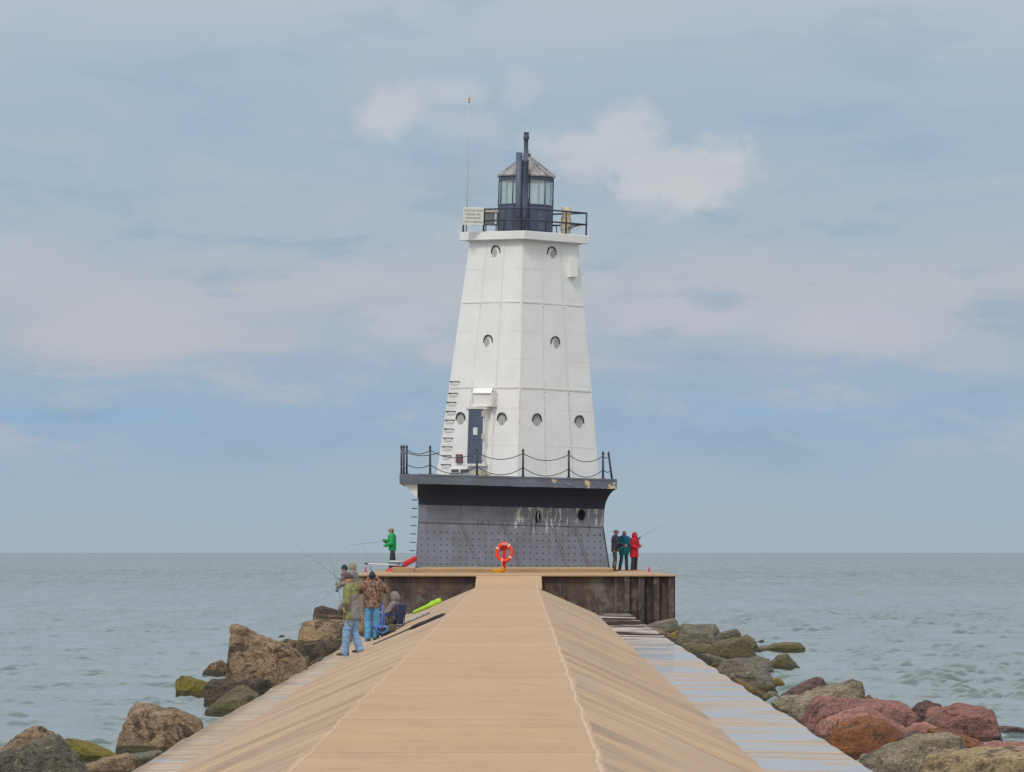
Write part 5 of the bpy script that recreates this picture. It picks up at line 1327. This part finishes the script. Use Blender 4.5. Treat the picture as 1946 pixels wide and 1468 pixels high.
# ramp up to the platform
PZ = E-.77
YE = 165.0
bm = bmesh.new()
a = pier_pt(160.7, -1.565, 1.545); b_ = pier_pt(160.7, .72, 1.545)
c = P(905.5, 0, F/YE*1.0); d = P(1029, 0, F/YE)
c = Vector((c.x, YE+.3, PZ+.006)); d = Vector((d.x, YE+.3, PZ+.006))
a0, b0 = a-UP*1.5, b_-UP*1.5; c0, d0 = Vector((c.x, c.y, a0.z)), Vector((d.x, d.y, b0.z))
hexa(bm, [a0, b0, d0, c0, a, b_, d, c]); o = obj('ramp_path', bm, c_walk); tag(o, kind='structure')
# platform: concrete cap on steel sheet piling
bm = bmesh.new()
XL, XR = (651-CX)/(F/YE), (1284-CX)/(F/YE)
N = 24
def capx(Y, side): return (XL if side < 0 else XR)+(Y-YE)*17/F
Yb = 262
for y0, y1 in ((YE-.06, YE+.0),): pass
lo = [Vector((capx(YE, -1)-.04, YE-.06, PZ-.06)), Vector((capx(YE, 1)+.04, YE-.06, PZ-.06)), Vector((capx(Yb, 1)+.04, Yb, PZ-.06)), Vector((capx(Yb, -1)-.04, Yb, PZ-.06))]
hexa(bm, lo+[v+UP*.06 for v in lo]); bmesh.ops.bevel(bm, geom=bm.edges[:], offset=.015, segments=1, affect='EDGES')
o = obj('platform_pavement', bm, c_block); tag(o, kind='structure')
# plinth under the lighthouse
bm = bmesh.new()
def XP(px, Y): return (px-CX)*Y/F
Yp = F/48.3
box(bm, XP(788, Yp), XP(1166, Yp), Yp, YT+6, PZ-.01, PZ+.16)
box(bm, XP(746, Yp), XP(787.7, Yp), Yp-.03, Yp+2.2, PZ-.01, PZ+.19)
bmesh.ops.bevel(bm, geom=bm.edges[:], offset=.02, segments=1, affect='EDGES')
o = obj('plinth_pavement', bm, c_block); tag(o, kind='structure')
def pile_mat():
    m, n, b = newmat('sheet_pile_steel')
    co = n.coord(); x, y, z = n.sep(co)
    v = n.scale(co, (1.0, 1.0, .45)); a = n.noise(v, 1.6, 8, .68, .4); c = n.noise(co, 1.1, 7, .7); f = n.noise(co, 14, 5, .75)
    col = n.mix(n.rng(a, .36, .62), (.045, .032, .032, 1), (.110, .072, .056, 1))
    col = n.mix(n.rng(c, .50, .62, 0, .8), col, (.17, .16, .14, 1))
    rz = n.math('MULTIPLY', n.rng(n.noise(n.addv(co, (4, 0, 2)), 1.7, 7, .75), .52, .62), n.rng(z, .3, .9, .2, 1))
    col = n.mix(n.math('MULTIPLY', rz, .55), col, (.25, .155, .10, 1))
    sand = n.math('MULTIPLY', n.rng(x, -4.25, -4.55), n.rng(a, .25, .5, .35, 1))
    col = n.mix(n.math('MULTIPLY', sand, .85), col, (.33, .26, .18, 1))
    lowb = n.math('ADD', n.rng(z, .85, .25), n.math('MULTIPLY', n.math('SUBTRACT', c, .5), 1.4))
    col = n.mix(n.rng(lowb, .5, .95, 0, .8), col, (.022, .022, .022, 1))
    st = n.noise(n.scale(co, (3.2, 1, .08)), 1.6, 5, .6)
    col = n.mix(n.rng(st, .60, .70, 0, .35), col, (.28, .22, .17, 1))
    col = n.mix(n.rng(f, .3, .8, 0, .35), col, (.03, .024, .022, 1))
    n.put(b.inputs['Base Color'], col); b.inputs['Roughness'].default_value = .75
    n.put(b.inputs['Normal'], n.bump(n.math('ADD', a, f), .4, .03))
    return m
pile_m = pile_mat()
root = empty('sheet_pile_wall', (0, YE, 0)); tag(root, 'rusty steel sheet pile wall under the concrete platform edge', 'wall')
def plan(name, pts):
    bm = bmesh.new(); zs = [-1.5, .2, 1.0, PZ-.055]
    rows = [[bm.verts.new((x, y-YE, z)) for x, y in pts] for z in zs]
    for r0_, r1_ in zip(rows, rows[1:]):
        for i in range(len(pts)-1): bm.faces.new((r0_[i], r0_[i+1], r1_[i+1], r1_[i]))
    obj(name, bm, pile_m, root)
def corr(x0, x1, y, dep=.22, w=.52):
    pts = []; x = x0
    while x < x1-.02:
        pts += [(x, y), (min(x+w*.35, x1), y), (min(x+w*.5, x1), y+dep), (min(x+w*.85, x1), y+dep)]; x += w
    pts.append((x1, y)); out = []
    for p in pts:
        if not out or p[0] > out[-1][0]+1e-4: out.append(p)
    return out
xa = XP(730, YE); xb = XP(1186, YE)
plan('flat_panel', [(xa, YE+.12), (-2.6, YE+.12), (-2.58, YE+.15), (0, YE+.15), (1.9, YE+.12), (1.92, YE+.15), (xb, YE+.15)])
plan('corrugated_panel', [(xa, YE+.12)][::-1] and corr(XL+.02, xa, YE+.02))
plan('corrugated_panel', corr(xb, XR-.02, YE+.02))
pts = corr(YE+.02, Yb, 0, .22)
plan('side_panel', [(capx(y, 1)-.02-o_, y) for y, o_ in pts]); plan('side_panel', [(capx(y, -1)+.02+o_, y) for y, o_ in pts])

# ================================================================ WATER
def water():
    ys = [34.0]
    while ys[-1] < 6000: ys.append(ys[-1]+(.25 if ys[-1] < 49 else max(.07, .00105*ys[-1])*(1+1.7*min(1, max(0, (ys[-1]-170)/700)))))
    ys = np.array(ys, np.float32); nr = len(ys)
    core = np.linspace(-1, 1, 600, dtype=np.float32)
    side = np.array([1.08, 1.2, 1.4, 1.8, 2.6, 4, 7, 13], np.float32)
    cu = np.concatenate([-side[::-1], core, side]); nc = len(cu)
    Y = np.repeat(ys[:, None], nc, 1); X = cu[None, :]*(0.118*ys+2.5)[:, None]
    rng = np.random.default_rng(4)
    Z = np.zeros_like(X); dY = np.gradient(ys)[:, None]; dX = (2/599*(0.118*ys+2.5))[:, None]
    step = np.maximum(dY, dX)
    lee = 1/(1+np.exp(-X/(6+.08*Y)))          # calmer in the lee of the breakwater
    amp = np.minimum(1.0, .34+.66*lee+.7*np.clip((Y-150)/500, 0, 1))
    env = np.zeros_like(X)
    for i in range(14):
        lam = rng.uniform(1.0, 5.0); th = rng.random()*6.28
        env += np.sin(np.float32(2*np.pi/lam)*(X*np.float32(np.cos(th))+np.float32(.55*np.sin(th))*Y)+np.float32(rng.random()*6.28)+.5*np.sin(.2*X+i))
    env = np.clip(.9+.30*env, .25, 2.0)
    far = 1+np.clip((Y-150)/350, 0, 1.8)
    def wave(lam, S, spread, mod):
        th = R(-70)+rng.normal(0, R(spread))
        k = 2*np.pi/lam; a = np.float32(S*lam*(.7+.6*rng.random()))
        fade = np.clip((lam/step-2.0)/1.6, 0, 1)
        n0 = int(np.argmax(fade[::-1, 0] > 0)); n1 = nr-n0 if fade.max() > 0 else 0
        if n1 == 0: return
        x_, y_ = X[:n1], Y[:n1]
        w = np.sin(np.float32(k*np.cos(th))*x_+np.float32(k*np.sin(th))*y_+np.float32(rng.random()*6.28)+.9*np.sin(.31*x_+.17*y_+np.float32(rng.random()*6)))
        Z[:n1] += a*fade[:n1]*(w+.4*(w*w-.5))*mod[:n1]
    for i in range(76): wave(.22*(.95/.22)**rng.random(), .0098, 60, env)
    for i in range(26): wave(.95*(6/.95)**rng.random(), .0034, 40, far)
    # gusty patches
    g = np.zeros_like(X)
    for i in range(7):
        lam = rng.uniform(12, 60); th = rng.random()*6.28
        g += np.sin(2*np.pi/lam*(X*np.cos(th)*1.0+Y*np.sin(th)*.5)+rng.random()*6.28)
    Z *= amp*(.85+.13*g/1.5)
    Z *= np.clip((Y-34)/12, 0.2, 1)
    co = np.stack([X, Y, Z], -1).reshape(-1, 3).astype(np.float32)
    idx = np.arange(nr*nc).reshape(nr, nc)
    q = np.stack([idx[:-1, :-1], idx[:-1, 1:], idx[1:, 1:], idx[1:, :-1]], -1).reshape(-1, 4)
    me = bpy.data.meshes.new('water'); nf = len(q)
    me.vertices.add(len(co)); me.vertices.foreach_set('co', co.reshape(-1))
    me.loops.add(nf*4); me.loops.foreach_set('vertex_index', q.reshape(-1).astype(np.int32))
    me.polygons.add(nf); me.polygons.foreach_set('loop_start', (np.arange(nf)*4).astype(np.int32)); me.polygons.foreach_set('loop_total', np.full(nf, 4, np.int32))
    me.polygons.foreach_set('use_smooth', np.ones(nf, bool)); me.update(calc_edges=True)
    m, n, b = newmat('lake_water')
    pos = n.coord(); y = n.sep(pos)[1]
    a = n.noise(pos, 2.6, 4, .6); c = n.noise(n.scale(pos, (.6, 1, 1)), 7, 3, .6)
    n.put(b.inputs['Normal'], n.bump(n.math('ADD', a, n.math('MULTIPLY', c, .4)), .3, .08))
    n.put(b.inputs['Base Color'], n.mix(n.rng(n.noise(n.scale(pos, (.04, .012, 1)), 1, 3), .35, .65), (.098, .140, .136, 1), (.125, .172, .164, 1)))
    pt = n.noise(n.scale(pos, (.9, .022, 1)), 1.0, 6, .7); n.put(b.inputs['Roughness'], n.math('ADD', n.rng(y, 60, 900, .05, .15), n.math('MULTIPLY', n.rng(pt, .4, .62), n.rng(y, 120, 500, .0, .28)))); b.inputs['IOR'].default_value = 1.33
    me.materials.append(m)
    o = link('water', me); tag(o, kind='structure')
    bm = bmesh.new(); L_ = 60000; v = [bm.verts.new(p) for p in ((-L_, 5900, -.5), (L_, 5900, -.5), (L_, L_, -.5), (-L_, L_, -.5))]; bm.faces.new(v)
    o = obj('water', bm, m); tag(o, kind='structure')
    bm = bmesh.new(); v = [bm.verts.new(p) for p in ((-4000, -4000, -2.5), (4000, -4000, -2.5), (4000, 5900, -2.5), (-4000, 5900, -2.5))]; bm.faces.new(v)
    o = obj('lake_bed_ground', bm, mk('lake_bed', (.05, .055, .045, 1), .9)); tag(o, kind='structure')
water()

# ================================================================ SKY, SUN, CAMERA
SUN_EL, SUN_AZ = R(52), R(205)      # behind the lens, a little to the left
w = bpy.data.worlds.new('World'); scene.world = w; w.use_nodes = True
n = NT(w.node_tree); bg = w.node_tree.nodes['Background']
g = n.coord('Generated'); x, y, z = n.sep(g)
ya = n.math('MAXIMUM', n.math('ABSOLUTE', y), .05)
U = n.math('MULTIPLY', n.math('DIVIDE', x, ya), 9.0); V = n.math('MULTIPLY', n.math('DIVIDE', n.math('MAXIMUM', z, 0.0), ya), 9.0)
uv = n.comb(U, V, 0)
warp = n.noise(n.scale(uv, (1.1, 3.0, 1)), 1.6, 6, .58)
Vw = n.math('ADD', V, n.math('MULTIPLY', n.math('SUBTRACT', warp, .5), .20))
ramp = n.new('ShaderNodeValToRGB'); n.put(ramp.inputs[0], n.math('DIVIDE', Vw, 1.25))
cr = ramp.color_ramp; cr.interpolation = 'EASE'
stops = [(0, (164, 182, 195)), (.10, (162, 181, 197)), (.19, (151, 177, 201)), (.25, (153, 177, 200)), (.31, (167, 182, 198)), (.40, (181, 187, 196)), (.50, (167, 184, 199)), (.66, (162, 182, 201)), (.73, (167, 185, 202)), (.80, (176, 189, 203)), (.88, (185, 193, 203))]
while len(cr.elements) < len(stops): cr.elements.new(.5)
for e, (p_, c_) in zip(cr.elements, stops): e.position = p_; e.color = srgb(*c_)
col = ramp.outputs[0]
pn = n.noise(uv, 7.0, 8, .60, .25); pn2 = n.noise(n.scale(uv, (.7, 1.6, 1)), 3.6, 7, .6, .2)
def puff(col, px, py, rx, ry, c, k, nz=1.0, soft=.75):
    u, v = (px-CX)/1000, (HY-py)/1000
    d = n.length(n.scale(n.addv(uv, (-u, -v, 0)), (1000/rx, 1000/ry, 0)))
    d = n.math('ADD', d, n.math('MULTIPLY', n.math('SUBTRACT', pn if nz > .9 else pn2, .5), 2.2))
    return n.mix(n.math('MULTIPLY', n.rng(d, 1.05, 1.05-soft), k), col, srgb(*c))
for a in ((260, 640, 420, 70, (188, 189, 196), .8, .5, .8), (60, 500, 240, 80, (182, 187, 198), .7, .5, 1.0), (560, 690, 260, 36, (158, 176, 200), .9, .5, .7), (120, 790, 300, 22, (144, 175, 208), 1, .5, .8), (120, 705, 120, 22, (182, 188, 200), .6, .5, .7),
          (520, 640, 120, 45, (180, 186, 199), .8, .5, .7), (760, 610, 130, 45, (185, 190, 201), .85, .5, .7), (840, 670, 80, 30, (185, 189, 200), .8, 1, .6), (1300, 590, 230, 60, (186, 189, 200), .9, .5, .7), (1600, 620, 260, 60, (185, 189, 200), .9, .5, .7),
          (1430, 690, 380, 35, (160, 177, 200), .9, .5, .8), (1600, 775, 320, 18, (150, 177, 206), 1, .5, .8), (1860, 680, 120, 40, (178, 186, 200), .5, .5, .8), (430, 560, 70, 12, (165, 179, 199), .6, .5, .6),
          (745, 212, 90, 62, (194, 199, 206), .9, 1, .65), (860, 172, 80, 34, (190, 197, 206), .75, 1, .6), (992, 158, 58, 52, (186, 192, 205), .65, 1, .8), (860, 240, 90, 40, (184, 192, 204), .6, 1, .8), (860, 335, 130, 55, (184, 190, 203), .65, 1, .8),
          (1110, 290, 120, 70, (191, 196, 204), .85, 1, .6), (1180, 268, 130, 75, (193, 198, 205), .9, 1, .65), (1310, 345, 150, 92, (198, 201, 206), .95, 1, .6), (1240, 400, 90, 30, (180, 189, 202), .5, 1, .8)):
    col = puff(col, *a)
tx = n.noise(n.scale(uv, (1.0, 3.4, 1)), 2.3, 9, .60, .25); tx2 = n.noise(n.scale(uv, (1.0, 2.0, 1)), 5.5, 8, .6, .4)
k_ = n.math('MULTIPLY', n.rng(V, .10, .26), n.rng(V, .95, .55, .45, 1.0))
col = n.mix(n.math('MULTIPLY', n.rng(tx, .50, .66), n.math('MULTIPLY', k_, .55)), col, srgb(188, 191, 199))
col = n.mix(n.math('MULTIPLY', n.rng(tx, .47, .34), n.math('MULTIPLY', k_, .62)), col, srgb(143, 168, 192))
col = n.mix(n.math('MULTIPLY', n.rng(tx2, .54, .68), n.math('MULTIPLY', k_, .22)), col, srgb(192, 196, 203))
# below and above the band the lens takes in: an overcast dome, brighter overhead
sky = n.new('ShaderNodeTexSky', sky_type='NISHITA'); sky.sun_disc = False; sky.sun_elevation = SUN_EL; sky.sun_rotation = SUN_AZ
sky.air_density = 1.0; sky.dust_density = 2.0
high = n.rng(z, .12, .55)
dome = n.mix(n.rng(n.noise(n.scale(g, (1, 1, 2)), 2.0, 6, .6), .35, .65), (.80, .86, .95, 1), (1.12, 1.13, 1.15, 1))
col = n.mix(high, col, dome)
behind = n.rng(y, -.15, -.6)
col = n.mix(n.math('MULTIPLY', behind, .85), col, (.86, .88, .90, 1))
col = n.scale(col, (10, 10, 10))
fin = n.mix(.06, col, sky.outputs[0])
n.l.new(fin, bg.inputs['Color']); bg.inputs['Strength'].default_value = .1

sd = bpy.data.lights.new('sun', 'SUN'); sd.energy = 1.5; sd.angle = R(12); sd.color = (1, .955, .89)
so = bpy.data.objects.new('sun', sd); COL.objects.link(so)
dirv = Vector((math.sin(SUN_AZ)*math.cos(SUN_EL), math.cos(SUN_AZ)*math.cos(SUN_EL), math.sin(SUN_EL)))
so.rotation_euler = (-dirv).to_track_quat('-Z', 'Y').to_euler(); so.location = (0, -30, 60)

cam = bpy.data.cameras.new('camera'); co_ = bpy.data.objects.new('camera', cam); COL.objects.link(co_)
co_.location = (0, 0, E); co_.rotation_euler = (R(90), 0, 0)
cam.sensor_width = 36; cam.sensor_fit = 'HORIZONTAL'; cam.lens = F/1946*36; cam.shift_y = (HY-734)/1946
cam.clip_start = .5; cam.clip_end = 120000
scene.camera = co_
vs = scene.view_settings; vs.view_transform = 'Standard'; vs.look = 'None'; vs.exposure = 0; vs.gamma = 1; vs.use_curve_mapping = False
scene.cycles.use_denoising = True; scene.cycles.denoising_prefilter = 'NONE'; scene.cycles.denoising_input_passes = 'RGB_ALBEDO_NORMAL'
scene.cycles.max_bounces = 6
